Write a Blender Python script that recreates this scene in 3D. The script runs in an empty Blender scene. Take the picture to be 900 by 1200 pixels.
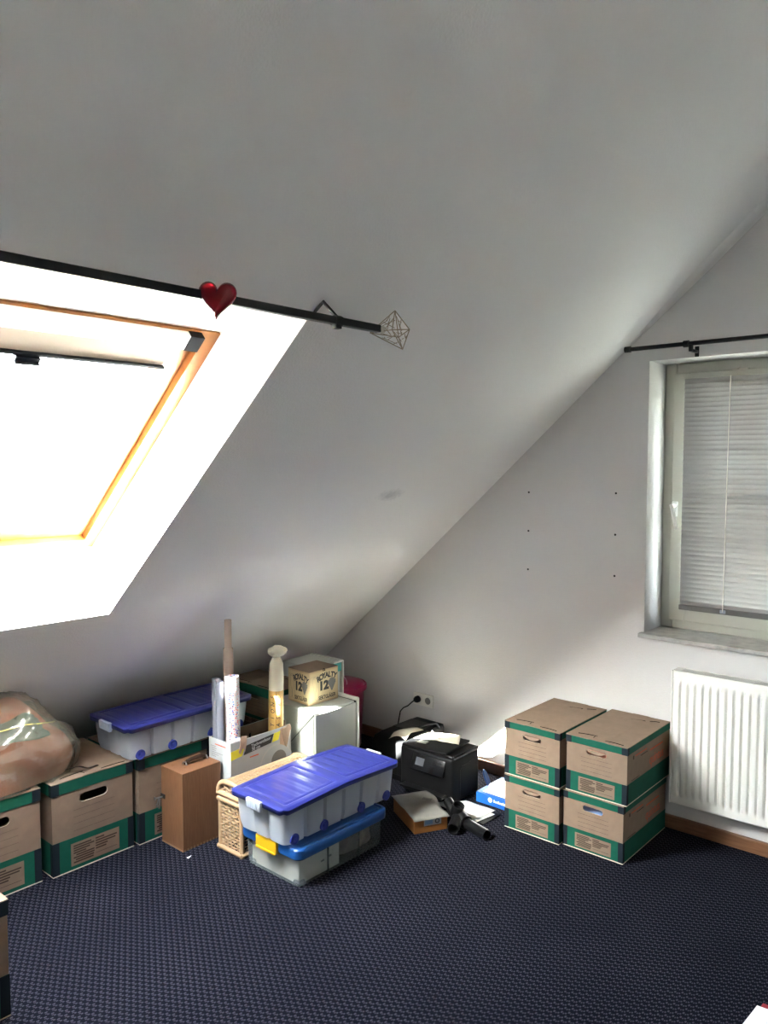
import bpy, bmesh, math, random
from mathutils import Vector, Matrix, noise
random.seed(7)
C = bpy.context.scene
COL = C.collection
PI = math.pi

# ------------------------------------------------------------------ camera
H = 1.65
yaw, pitch, FPX = math.radians(41.21), math.radians(3.569), 930.0
Fh = Vector((-math.sin(yaw), math.cos(yaw), 0)); Rt = Vector((math.cos(yaw), math.sin(yaw), 0)); Uz = Vector((0, 0, 1))
fw = Fh * math.cos(pitch) - Uz * math.sin(pitch)
up = Uz * math.cos(pitch) + Fh * math.sin(pitch)
cd = bpy.data.cameras.new('camera'); cam = bpy.data.objects.new('camera', cd); COL.objects.link(cam)
cd.sensor_fit = 'HORIZONTAL'; cd.sensor_width = 36.0; cd.lens = FPX / 900 * 36.0; cd.clip_start = 0.05
M = Matrix((Rt, up, -fw)).transposed().to_4x4(); M.translation = (0, 0, H)
cam.matrix_world = M
C.camera = cam

# ------------------------------------------------------------------ light and exposure
SUN_DIR = Vector((0.03, 1.0, -0.693)).normalized()
w = bpy.data.worlds.new('world'); C.world = w; w.use_nodes = True
nt = w.node_tree; bg = nt.nodes['Background']
sky = nt.nodes.new('ShaderNodeTexSky'); sky.sky_type = 'NISHITA'; sky.sun_disc = False
sky.sun_elevation = math.asin(-SUN_DIR.z); sky.sun_rotation = math.atan2(-SUN_DIR.x, -SUN_DIR.y)
sky.air_density = 1.0; sky.dust_density = 2.5; sky.ozone_density = 1.0
hs = nt.nodes.new('ShaderNodeHueSaturation'); hs.inputs['Saturation'].default_value = 0.35     # thin bright haze
nt.links.new(sky.outputs[0], hs.inputs['Color']); nt.links.new(hs.outputs[0], bg.inputs[0]); bg.inputs[1].default_value = 1.0
sl = bpy.data.lights.new('sun', 'SUN'); sl.energy = 21.0; sl.angle = math.radians(0.55); sl.color = (1.0, 0.97, 0.93)
so = bpy.data.objects.new('sun', sl); COL.objects.link(so)
so.rotation_euler = SUN_DIR.to_track_quat('-Z', 'Y').to_euler(); so.location = (-3, -6, 8)
C.view_settings.view_transform = 'Standard'; C.view_settings.look = 'None'
C.view_settings.gamma = 1.0; C.view_settings.use_curve_mapping = False
C.view_settings.exposure = 4.7
C.cycles.use_denoising = True
C.cycles.max_bounces = 14; C.cycles.diffuse_bounces = 8; C.cycles.transparent_max_bounces = 16

# ------------------------------------------------------------------ materials
def mat(name, col, rough=0.6, spec=0.4, metal=0.0, noise_amt=0.0, noise_scale=20, bump=0.0, bump_scale=200, trans=0.0, coat=0.0):
    m = bpy.data.materials.new(name); m.use_nodes = True
    n = m.node_tree.nodes; l = m.node_tree.links; b = n['Principled BSDF']
    b.inputs['Base Color'].default_value = (*col, 1); b.inputs['Roughness'].default_value = rough
    b.inputs['Specular IOR Level'].default_value = spec; b.inputs['Metallic'].default_value = metal
    b.inputs['Transmission Weight'].default_value = trans; b.inputs['Coat Weight'].default_value = coat
    tc = n.new('ShaderNodeTexCoord')
    if noise_amt:
        t = n.new('ShaderNodeTexNoise'); t.inputs['Scale'].default_value = noise_scale; t.inputs['Detail'].default_value = 5
        r = n.new('ShaderNodeValToRGB')
        r.color_ramp.elements[0].position = 0.3; r.color_ramp.elements[1].position = 0.7
        r.color_ramp.elements[0].color = (*[c * (1 - noise_amt) for c in col], 1)
        r.color_ramp.elements[1].color = (*[min(1, c * (1 + noise_amt)) for c in col], 1)
        l.new(tc.outputs['Object'], t.inputs['Vector']); l.new(t.outputs['Fac'], r.inputs['Fac']); l.new(r.outputs['Color'], b.inputs['Base Color'])
    if bump:
        t = n.new('ShaderNodeTexNoise'); t.inputs['Scale'].default_value = bump_scale; t.inputs['Detail'].default_value = 3
        bp = n.new('ShaderNodeBump'); bp.inputs['Strength'].default_value = bump; bp.inputs['Distance'].default_value = 0.004
        l.new(tc.outputs['Object'], t.inputs['Vector']); l.new(t.outputs['Fac'], bp.inputs['Height']); l.new(bp.outputs['Normal'], b.inputs['Normal'])
    return m

def wood(name, c1, c2, scale=(3, 40, 40), rough=0.4, axis_scale=6):
    m = bpy.data.materials.new(name); m.use_nodes = True
    n = m.node_tree.nodes; l = m.node_tree.links; b = n['Principled BSDF']; b.inputs['Roughness'].default_value = rough
    tc = n.new('ShaderNodeTexCoord'); mp = n.new('ShaderNodeMapping'); mp.inputs['Scale'].default_value = scale
    t = n.new('ShaderNodeTexNoise'); t.inputs['Scale'].default_value = axis_scale; t.inputs['Detail'].default_value = 6; t.inputs['Distortion'].default_value = 0.6
    r = n.new('ShaderNodeValToRGB'); r.color_ramp.elements[0].position = 0.3; r.color_ramp.elements[1].position = 0.72
    r.color_ramp.elements[0].color = (*c1, 1); r.color_ramp.elements[1].color = (*c2, 1)
    l.new(tc.outputs['Object'], mp.inputs['Vector']); l.new(mp.outputs['Vector'], t.inputs['Vector'])
    l.new(t.outputs['Fac'], r.inputs['Fac']); l.new(r.outputs['Color'], b.inputs['Base Color'])
    return m

def film(name, col, clear, rough=0.15, spec=0.5, translucent=0.3):
    """thin plastic: part clear, the rest diffuse, translucent and glossy"""
    m = bpy.data.materials.new(name); m.use_nodes = True
    n = m.node_tree.nodes; l = m.node_tree.links; out = n['Material Output']; b = n['Principled BSDF']
    b.inputs['Base Color'].default_value = (*col, 1); b.inputs['Roughness'].default_value = rough; b.inputs['Specular IOR Level'].default_value = spec
    tl = n.new('ShaderNodeBsdfTranslucent'); tl.inputs[0].default_value = (*col, 1)
    m1 = n.new('ShaderNodeMixShader'); m1.inputs[0].default_value = translucent
    l.new(b.outputs[0], m1.inputs[1]); l.new(tl.outputs[0], m1.inputs[2])
    tr = n.new('ShaderNodeBsdfTransparent'); tr.inputs[0].default_value = (*[min(1, 0.6 + 0.4 * c) for c in col], 1)
    m2 = n.new('ShaderNodeMixShader'); m2.inputs[0].default_value = clear
    l.new(m1.outputs[0], m2.inputs[1]); l.new(tr.outputs[0], m2.inputs[2]); l.new(m2.outputs[0], out.inputs['Surface'])
    return m

def glass_mat(name):
    m = bpy.data.materials.new(name); m.use_nodes = True
    n = m.node_tree.nodes; l = m.node_tree.links; out = n['Material Output']; n.remove(n['Principled BSDF'])
    tr = n.new('ShaderNodeBsdfTransparent'); tr.inputs[0].default_value = (0.93, 0.96, 0.95, 1)
    g = n.new('ShaderNodeBsdfGlossy'); g.inputs['Roughness'].default_value = 0.02
    lw = n.new('ShaderNodeLayerWeight'); lw.inputs[0].default_value = 0.5
    pw = n.new('ShaderNodeMath'); pw.operation = 'POWER'; pw.inputs[1].default_value = 5.0; l.new(lw.outputs['Facing'], pw.inputs[0])
    f = n.new('ShaderNodeMath'); f.operation = 'MULTIPLY_ADD'; f.inputs[1].default_value = 0.8; f.inputs[2].default_value = 0.03; l.new(pw.outputs[0], f.inputs[0])
    mx = n.new('ShaderNodeMixShader'); l.new(f.outputs[0], mx.inputs[0]); l.new(tr.outputs[0], mx.inputs[1]); l.new(g.outputs[0], mx.inputs[2])
    l.new(mx.outputs[0], out.inputs['Surface']); return m

def carpet_mat():
    m = bpy.data.materials.new('carpet'); m.use_nodes = True
    n = m.node_tree.nodes; l = m.node_tree.links; b = n['Principled BSDF']; b.inputs['Roughness'].default_value = 0.95; b.inputs['Specular IOR Level'].default_value = 0.1
    tc = n.new('ShaderNodeTexCoord'); sx = n.new('ShaderNodeSeparateXYZ')
    # fibres push the weave a little out of line
    ns = n.new('ShaderNodeTexNoise'); ns.inputs['Scale'].default_value = 160; l.new(tc.outputs['Object'], ns.inputs['Vector'])
    mixv = n.new('ShaderNodeVectorMath'); mixv.operation = 'MULTIPLY_ADD'
    l.new(ns.outputs['Color'], mixv.inputs[0]); mixv.inputs[1].default_value = (0.0018, 0.0012, 0); l.new(tc.outputs['Object'], mixv.inputs[2])
    l.new(mixv.outputs[0], sx.inputs[0])
    def mth(op, a, bb=None, c=None):
        x = n.new('ShaderNodeMath'); x.operation = op
        for i, v in enumerate((a, bb, c)):
            if v is None: continue
            if isinstance(v, (int, float)): x.inputs[i].default_value = v
            else: l.new(v, x.inputs[i])
        return x.outputs[0]
    yv = mth('DIVIDE', sx.outputs[1], 0.01125)
    row = mth('FLOOR', yv); fy = mth('FRACT', yv)
    off = mth('MULTIPLY', mth('FLOORED_MODULO', row, 2.0), 0.5)
    fx = mth('FRACT', mth('ADD', mth('DIVIDE', sx.outputs[0], 0.037), off))
    def band(v, a, c): return mth('MULTIPLY', mth('GREATER_THAN', v, a), mth('LESS_THAN', v, c))
    d1 = mth('MULTIPLY', band(fx, 0.06, 0.2), band(fy, 0.12, 0.92))
    d2 = mth('MULTIPLY', band(fx, 0.27, 0.36), band(fy, 0.0, 0.6))
    d3 = mth('MULTIPLY', band(fx, 0.40, 0.53), band(fy, 0.35, 0.95))
    msk = mth('MINIMUM', mth('ADD', mth('ADD', d1, d2), d3), 1.0)
    big = n.new('ShaderNodeTexNoise'); big.inputs['Scale'].default_value = 3.0; l.new(tc.outputs['Object'], big.inputs['Vector'])
    msk2 = mth('MULTIPLY', msk, mth('ADD', mth('MULTIPLY', big.outputs['Fac'], 0.7), 0.5))
    mx = n.new('ShaderNodeMix'); mx.data_type = 'RGBA'
    mx.inputs['A'].default_value = (0.0012, 0.0019, 0.0056, 1); mx.inputs['B'].default_value = (0.043, 0.040, 0.053, 1)
    l.new(msk2, mx.inputs['Factor']); l.new(mx.outputs['Result'], b.inputs['Base Color'])
    bp = n.new('ShaderNodeBump'); bp.inputs['Strength'].default_value = 0.5; bp.inputs['Distance'].default_value = 0.003
    l.new(msk, bp.inputs['Height']); l.new(bp.outputs[0], b.inputs['Normal'])
    return m

def wall_mat(name, col, spot=None):
    """rough painted wallpaper, with an optional rubbed grey mark"""
    m = mat(name, col, 0.9, 0.15, bump=0.35, bump_scale=130)
    n = m.node_tree.nodes; l = m.node_tree.links; b = n['Principled BSDF']
    if spot:
        g = n.new('ShaderNodeNewGeometry'); d = n.new('ShaderNodeVectorMath'); d.operation = 'SUBTRACT'; d.inputs[1].default_value = spot
        l.new(g.outputs['Position'], d.inputs[0])
        s = n.new('ShaderNodeVectorMath'); s.operation = 'MULTIPLY'; s.inputs[1].default_value = (12, 10, 26); l.new(d.outputs[0], s.inputs[0])
        ln = n.new('ShaderNodeVectorMath'); ln.operation = 'LENGTH'; l.new(s.outputs[0], ln.inputs[0])
        t = n.new('ShaderNodeTexNoise'); t.inputs['Scale'].default_value = 60; l.new(g.outputs['Position'], t.inputs['Vector'])
        a = n.new('ShaderNodeMath'); a.operation = 'ADD'; l.new(ln.outputs['Value'], a.inputs[0]); l.new(t.outputs['Fac'], a.inputs[1])
        r = n.new('ShaderNodeMapRange'); r.inputs['From Min'].default_value = 0.5; r.inputs['From Max'].default_value = 1.4
        r.inputs['To Min'].default_value = 0.45; r.inputs['To Max'].default_value = 0.0; l.new(a.outputs[0], r.inputs['Value'])
        mx = n.new('ShaderNodeMix'); mx.data_type = 'RGBA'; mx.inputs['A'].default_value = (*col, 1); mx.inputs['B'].default_value = (0.3, 0.3, 0.31, 1)
        l.new(r.outputs[0], mx.inputs['Factor']); l.new(mx.outputs['Result'], b.inputs['Base Color'])
    return m

def dots_mat():
    m = bpy.data.materials.new('dotted_paper'); m.use_nodes = True
    n = m.node_tree.nodes; l = m.node_tree.links; b = n['Principled BSDF']; b.inputs['Roughness'].default_value = 0.35
    tc = n.new('ShaderNodeTexCoord')
    v = n.new('ShaderNodeTexVoronoi'); v.inputs['Scale'].default_value = 105; v.inputs['Randomness'].default_value = 0.55
    l.new(tc.outputs['Object'], v.inputs['Vector'])
    lt = n.new('ShaderNodeMath'); lt.operation = 'LESS_THAN'; lt.inputs[1].default_value = 0.36; l.new(v.outputs['Distance'], lt.inputs[0])
    sp = n.new('ShaderNodeSeparateColor'); l.new(v.outputs['Color'], sp.inputs[0])
    r = n.new('ShaderNodeValToRGB'); r.color_ramp.interpolation = 'CONSTANT'
    e = r.color_ramp.elements; e[0].color = (0.5, 0.04, 0.05, 1); e[1].position = 0.3; e[1].color = (0.03, 0.05, 0.3, 1)
    q = e.new(0.55); q.color = (0.08, 0.02, 0.10, 1); q = e.new(0.8); q.color = (0.03, 0.12, 0.35, 1)
    l.new(sp.outputs[0], r.inputs['Fac'])
    mx = n.new('ShaderNodeMix'); mx.data_type = 'RGBA'; mx.inputs['A'].default_value = (0.40, 0.38, 0.375, 1)
    l.new(r.outputs['Color'], mx.inputs['B']); l.new(lt.outputs[0], mx.inputs['Factor']); l.new(mx.outputs['Result'], b.inputs['Base Color'])
    return m

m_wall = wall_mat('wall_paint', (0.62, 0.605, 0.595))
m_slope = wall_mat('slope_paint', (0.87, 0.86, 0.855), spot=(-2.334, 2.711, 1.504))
m_carpet = carpet_mat()
m_pine = wood('pine', (0.26, 0.085, 0.015), (0.36, 0.14, 0.03), (3, 3, 3), 0.35)
m_skirt = wood('skirting_wood', (0.16, 0.072, 0.035), (0.23, 0.11, 0.055), (2, 30, 30))
m_case = wood('case_wood', (0.135, 0.058, 0.026), (0.185, 0.085, 0.04), (30, 30, 2.5), 0.5)
m_joint = mat('pale_joint', (0.28, 0.17, 0.095), 0.6)
m_black = mat('black_metal', (0.006, 0.007, 0.008), 0.4, 0.3)
m_blackp = mat('black_plastic', (0.004, 0.004, 0.0045), 0.3, 0.22, bump=0.08, bump_scale=900)
m_blackm = mat('matte_black_plastic', (0.004, 0.004, 0.0045), 0.5, 0.12)
m_gloss = mat('gloss_black', (0.004, 0.004, 0.005), 0.15, 0.4)
m_screen = mat('grey_screen', (0.05, 0.053, 0.06), 0.2)
m_white = mat('white_lacquer', (0.80, 0.80, 0.77), 0.3)
m_frame = mat('window_white', (0.47, 0.465, 0.40), 0.4)
m_rad = mat('radiator_white', (0.82, 0.81, 0.76), 0.35)
m_grey = mat('grey_plastic', (0.010, 0.011, 0.013), 0.6, 0.05)
m_metal = mat('steel', (0.6, 0.6, 0.6), 0.3, metal=1.0)
m_wire = mat('bronze_wire', (0.30, 0.25, 0.18), 0.35, metal=0.9)
m_red = mat('red_glass', (0.26, 0.003, 0.010), 0.08, 0.6, trans=0.4)
m_card = mat('cardboard', (0.215, 0.15, 0.108), 0.85, 0.15, noise_amt=0.06, noise_scale=30, bump=0.1, bump_scale=150)
m_cardlid = mat('cardboard_lid', (0.235, 0.168, 0.12), 0.85, 0.15, noise_amt=0.07, noise_scale=22)
m_cardin = mat('cardboard_inside', (0.22, 0.15, 0.10), 0.9, 0.1)
m_cardpale = mat('cardboard_cut_edge', (0.62, 0.52, 0.40), 0.9, 0.1)
m_green = mat('green_print', (0.005, 0.08, 0.05), 0.7, 0.2, noise_amt=0.08, noise_scale=40)
m_dark = mat('navy_print', (0.009, 0.014, 0.020), 0.7, 0.2)
m_ink = mat('brown_ink', (0.065, 0.043, 0.032), 0.9, 0.1)
m_slot = mat('cut_slot', (0.02, 0.014, 0.01), 0.95, 0.05)
m_redink = mat('red_ink', (0.48, 0.10, 0.05), 0.8, 0.1)
m_blue = mat('blue_lid', (0.016, 0.021, 0.145), 0.32, 0.5, noise_amt=0.03, bump=0.02, bump_scale=400)
m_blue2 = mat('mid_blue_lid', (0.009, 0.065, 0.24), 0.35, 0.45)
m_wheel = mat('wheel_blue', (0.02, 0.035, 0.26), 0.45)
m_yellow = mat('yellow_clip', (0.50, 0.28, 0.008), 0.4)
m_clip = mat('white_clip', (0.36, 0.40, 0.46), 0.4)
m_tub = film('milky_tub', (0.74, 0.79, 0.85), 0.30, 0.3, 0.4, 0.45)
m_tub2 = film('clear_tub', (0.36, 0.40, 0.42), 0.64, 0.2, 0.5, 0.4)
m_fabric = mat('grey_fabric', (0.20, 0.21, 0.23), 0.95, 0.1, noise_amt=0.4, noise_scale=14)
m_fabric2 = mat('brown_fabric', (0.30, 0.23, 0.19), 0.95, 0.1, noise_amt=0.5, noise_scale=16)
m_rattan = mat('rattan', (0.34, 0.23, 0.135), 0.6, 0.3, noise_amt=0.15, noise_scale=60)
m_rattanf = mat('rattan_frame', (0.36, 0.235, 0.135), 0.5, 0.35, noise_amt=0.08, noise_scale=30)
m_cab = mat('cabinet_grey_white', (0.38, 0.40, 0.365), 0.45)
m_cabrim = mat('cabinet_rim', (0.52, 0.535, 0.48), 0.4)
m_gap = mat('dark_gap', (0.05, 0.055, 0.055), 0.9)
m_teal = mat('teal', (0.03, 0.24, 0.22), 0.6)
m_pink = mat('pink_plastic', (0.30, 0.012, 0.065), 0.35)
m_boxwhite = mat('white_carton', (0.32, 0.335, 0.35), 0.6, noise_amt=0.03)
m_printblack = mat('print_black', (0.02, 0.02, 0.02), 0.6)
m_printgrey = mat('print_grey', (0.13, 0.125, 0.12), 0.6)
m_printbrown = mat('print_brown', (0.36, 0.24, 0.17), 0.7)
m_printpale = mat('print_pale', (0.36, 0.36, 0.365), 0.6)
m_limey = mat('print_yellow', (0.52, 0.46, 0.02), 0.6)
m_royal = mat('tan_carton', (0.42, 0.30, 0.175), 0.8, 0.2, noise_amt=0.05)
m_royalp = mat('cream_print', (0.48, 0.375, 0.22), 0.8, 0.2)
m_tube = mat('paper_tube', (0.42, 0.32, 0.25), 0.7)
m_cello = film('cellophane', (0.30, 0.32, 0.38), 0.40, 0.1, 0.9, 0.1)
m_cream = mat('cream_paper', (0.55, 0.51, 0.39), 0.7, bump=0.3, bump_scale=60)
m_ochre = mat('ochre_print', (0.42, 0.25, 0.07), 0.7)
m_dots = dots_mat()
m_paper = mat('white_paper', (0.85, 0.85, 0.84), 0.7)
m_papercream = mat('cream_sheet', (0.62, 0.56, 0.45), 0.16, 0.7)
m_papergrey = mat('grey_sheet', (0.22, 0.21, 0.19), 0.6, noise_amt=0.08)
m_orange = mat('orange_carton', (0.28, 0.11, 0.026), 0.7, noise_amt=0.05)
m_bluebox = mat('blue_carton', (0.008, 0.10, 0.45), 0.4)
m_sock = mat('socket_white', (0.72, 0.70, 0.64), 0.4)
m_blanket = mat('orange_bedding', (0.42, 0.125, 0.062), 0.9, 0.1, noise_amt=0.2, noise_scale=7)
m_blanketg = mat('sage_blanket', (0.13, 0.165, 0.135), 0.9, 0.1, noise_amt=0.12, noise_scale=9)
m_bag = film('bag_film', (0.40, 0.39, 0.30), 0.68, 0.18, 1.0, 0.2)
_n = m_bag.node_tree.nodes; _l = m_bag.node_tree.links     # crinkles in the film
_tc = _n.new('ShaderNodeTexCoord'); _mp = _n.new('ShaderNodeMapping'); _mp.inputs['Scale'].default_value = (1, 1, 0.45); _mp.inputs['Rotation'].default_value = (0.6, 0.2, 0.3)
_t = _n.new('ShaderNodeTexNoise'); _t.noise_type = 'RIDGED_MULTIFRACTAL'; _t.inputs['Scale'].default_value = 7; _t.inputs['Detail'].default_value = 2
_b = _n.new('ShaderNodeBump'); _b.inputs['Strength'].default_value = 1.0; _b.inputs['Distance'].default_value = 0.02
_l.new(_tc.outputs['Object'], _mp.inputs['Vector']); _l.new(_mp.outputs['Vector'], _t.inputs['Vector']); _l.new(_t.outputs['Fac'], _b.inputs['Height']); _l.new(_b.outputs['Normal'], _n['Principled BSDF'].inputs['Normal'])
_g = _n.new('ShaderNodeBsdfGlossy'); _g.inputs['Roughness'].default_value = 0.16; _l.new(_b.outputs['Normal'], _g.inputs['Normal'])
_lw = _n.new('ShaderNodeLayerWeight'); _lw.inputs[0].default_value = 0.25; _l.new(_b.outputs['Normal'], _lw.inputs['Normal'])
_mr = _n.new('ShaderNodeMapRange'); _mr.inputs['To Min'].default_value = 0.05; _mr.inputs['To Max'].default_value = 0.45; _l.new(_lw.outputs['Fresnel'], _mr.inputs['Value'])
_mx = _n.new('ShaderNodeMixShader'); _o = _n['Material Output']; _prev = _o.inputs['Surface'].links[0].from_socket
_l.new(_mr.outputs[0], _mx.inputs[0]); _l.new(_prev, _mx.inputs[1]); _l.new(_g.outputs[0], _mx.inputs[2]); _l.new(_mx.outputs[0], _o.inputs['Surface'])
m_string = mat('yellow_string', (0.75, 0.68, 0.25), 0.7)
m_slat = film('blind_slat', (0.40, 0.39, 0.375), 0.0, 0.35, 0.4, 0.015)
m_blind = film('blind_cloth', (0.28, 0.23, 0.185), 0.0, 0.8, 0.1, 0.05)
m_cordw = mat('white_cord', (0.8, 0.78, 0.7), 0.7)
m_marble = mat('marble', (0.40, 0.385, 0.365), 0.3, noise_amt=0.25, noise_scale=25)
m_glass = glass_mat('pane_glass')
m_ground = mat('outdoor_ground', (0.22, 0.22, 0.18), 0.95, noise_amt=0.2, noise_scale=1.5)
m_brass = mat('latch_metal', (0.55, 0.52, 0.45), 0.35, metal=0.9)
m_leather = mat('brown_leather', (0.030, 0.016, 0.011), 0.55, 0.12)

# ------------------------------------------------------------------ mesh helpers
class MB:
    def __init__(s): s.v = []; s.f = []; s.m = []
    def add(s, vs, fs, mi=0, T=None):
        o = len(s.v)
        for p in vs:
            p = Vector(p); s.v.append(T @ p if T else p)
        for f in fs: s.f.append([i + o for i in f]); s.m.append(mi)
        return s
    def box(s, x0, x1, y0, y1, z0, z1, mi=0, T=None):
        v = [(x, y, z) for z in (z0, z1) for y in (y0, y1) for x in (x0, x1)]
        return s.add(v, [(0, 2, 3, 1), (4, 5, 7, 6), (0, 1, 5, 4), (2, 6, 7, 3), (0, 4, 6, 2), (1, 3, 7, 5)], mi, T)
    def rbox(s, x0, x1, y0, y1, z0, z1, r=0.003, seg=2, mi=0, T=None):
        bm = bmesh.new(); bmesh.ops.create_cube(bm, size=1)
        for v in bm.verts:
            v.co = ((x0 + x1) / 2 + v.co.x * (x1 - x0), (y0 + y1) / 2 + v.co.y * (y1 - y0), (z0 + z1) / 2 + v.co.z * (z1 - z0))
        r = min(r, 0.49 * min(x1 - x0, y1 - y0, z1 - z0))
        bmesh.ops.bevel(bm, geom=bm.edges[:], offset=r, segments=seg, profile=0.5, affect='EDGES')
        bm.verts.index_update()
        s.add([v.co.copy() for v in bm.verts], [[v.index for v in f.verts] for f in bm.faces], mi, T); bm.free(); return s
    def loft(s, loops, mi=0, caps=(True, True), T=None, closed=True):
        n = len(loops[0]); vs = [p for L in loops for p in L]; fs = []
        for k in range(len(loops) - 1):
            for i in range(n if closed else n - 1):
                j = (i + 1) % n
                fs.append((k * n + i, k * n + j, (k + 1) * n + j, (k + 1) * n + i))
        if caps[0]: fs.append(list(range(n))[::-1])
        if caps[1]: fs.append([(len(loops) - 1) * n + i for i in range(n)])
        return s.add(vs, fs, mi, T)
    def tube(s, pts, r, n=8, mi=0, caps=True, T=None, closed=False):
        pts = [Vector(p) for p in pts]; rs = r if isinstance(r, (list, tuple)) else [r] * len(pts)
        loops = []; ref = None; m = len(pts)
        for i, p in enumerate(pts):
            a = pts[(i - 1) % m] if closed else pts[max(0, i - 1)]; b = pts[(i + 1) % m] if closed else pts[min(m - 1, i + 1)]
            t = (b - a).normalized() if (b - a).length > 1e-9 else Vector((0, 0, 1))
            if ref is None: ref = t.orthogonal().normalized()
            ref = (ref - t * ref.dot(t))
            ref = ref.normalized() if ref.length > 1e-6 else t.orthogonal().normalized()
            bn = t.cross(ref)
            loops.append([p + (ref * math.cos(2 * PI * k / n) + bn * math.sin(2 * PI * k / n)) * rs[i] for k in range(n)])
        if closed: loops.append(loops[0]); caps = False
        return s.loft(loops, mi, (caps, caps), T)
    def lathe(s, prof, n=24, mi=0, T=None, caps=(True, True)):
        return s.loft([[(r * math.cos(2 * PI * k / n), r * math.sin(2 * PI * k / n), z) for k in range(n)] for r, z in prof], mi, caps, T)
    def grid(s, fn, nu, nv, mi=0, T=None):
        vs = [fn(i / nu, j / nv) for j in range(nv + 1) for i in range(nu + 1)]
        fs = [(j * (nu + 1) + i, j * (nu + 1) + i + 1, (j + 1) * (nu + 1) + i + 1, (j + 1) * (nu + 1) + i) for j in range(nv) for i in range(nu)]
        return s.add(vs, fs, mi, T)
    def build(s, name, mats, parent=None, smooth=None, loc=None, rot=None):
        me = bpy.data.meshes.new(name); me.from_pydata([tuple(v) for v in s.v], [], s.f)
        for mm in (mats if isinstance(mats, (list, tuple)) else [mats]): me.materials.append(mm)
        me.polygons.foreach_set('material_index', s.m)
        me.update()
        if smooth is not None:
            me.polygons.foreach_set('use_smooth', [True] * len(me.polygons))
            try: me.set_sharp_from_angle(angle=math.radians(smooth))
            except Exception: pass
        bm = bmesh.new(); bm.from_mesh(me); bmesh.ops.recalc_face_normals(bm, faces=bm.faces[:]); bm.to_mesh(me); bm.free()
        return link(name, me, parent, loc, rot)

def link(name, data, parent=None, loc=None, rot=None):
    o = bpy.data.objects.new(name, data); COL.objects.link(o)
    if parent: o.parent = parent
    if loc: o.location = loc
    if rot: o.rotation_euler = rot
    return o
def tag(o, label, cat, group=None):
    o['label'] = label; o['category'] = cat
    if group: o['group'] = group
    return o
def thing(name, label, cat, loc=(0, 0, 0), rz=0, group=None):
    o = bpy.data.objects.new(name, None); COL.objects.link(o); o.location = loc; o.rotation_euler = (0, 0, rz); o.empty_display_size = 0.05
    return tag(o, label, cat, group)
def struct(o): o['kind'] = 'structure'; return o
def stuff(o): o['kind'] = 'stuff'; return o
def dup(root, label, loc, rz=None):
    r = root.copy(); COL.objects.link(r); r.location = loc; r['label'] = label
    if rz is not None: r.rotation_euler = (0, 0, rz)
    for ch in list(root.children):
        c = ch.copy(); COL.objects.link(c); c.parent = r
        for g in ch.children:
            d = g.copy(); COL.objects.link(d); d.parent = c
    return r
def circ(cx, cy, r, n, z=0): return [(cx + r * math.cos(2 * PI * k / n), cy + r * math.sin(2 * PI * k / n), z) for k in range(n)]
def aim(a, b):
    """matrix whose +Z runs from a to b"""
    a = Vector(a); b = Vector(b); q = (b - a).to_track_quat('Z', 'Y'); return Matrix.Translation(a) @ q.to_matrix().to_4x4()
def text_mesh(body, size, depth=0.0002, width=None, shear=0.0, bold=0.0):
    cu = bpy.data.curves.new('txt', 'FONT'); cu.body = body; cu.size = size; cu.extrude = depth; cu.align_x = 'CENTER'; cu.align_y = 'CENTER'; cu.shear = shear
    cu.offset = bold; cu.resolution_u = 3
    o = bpy.data.objects.new('txt', cu); COL.objects.link(o)
    bpy.context.view_layer.update()
    me = bpy.data.meshes.new_from_object(o.evaluated_get(bpy.context.evaluated_depsgraph_get()))
    bpy.data.objects.remove(o); bpy.data.curves.remove(cu)
    if width:
        xs = [v.co.x for v in me.vertices]; k = width / (max(xs) - min(xs))
        for v in me.vertices: v.co.x *= k
    return me
def lettering(body, size, m, parent, loc, rz, width=None, tilt=0.0, shear=0.0, bold=0.0, name='lettering', flat=False):
    me = text_mesh(body, size, width=width, shear=shear, bold=bold); me.materials.clear(); me.materials.append(m)
    R = Matrix.Rotation(rz, 4, 'Z') @ (Matrix.Identity(4) if flat else Matrix.Rotation(PI / 2, 4, 'X')) @ Matrix.Rotation(tilt, 4, 'Z')
    me.transform(R); return link(name, me, parent, loc)
def smooth01(a, b, x):
    t = max(0.0, min(1.0, (x - a) / (b - a))); return t * t * (3 - 2 * t)
def rrect(hx, hy, r, n=6, z=0, cx=0, cy=0):
    out = []
    for sx, sy, a0 in ((1, 1, 0), (-1, 1, PI / 2), (-1, -1, PI), (1, -1, 1.5 * PI)):
        for k in range(n + 1):
            a = a0 + k / n * PI / 2
            out.append((cx + sx * (hx - r) + r * math.cos(a), cy + sy * (hy - r) + r * math.sin(a), z))
    return out

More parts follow.
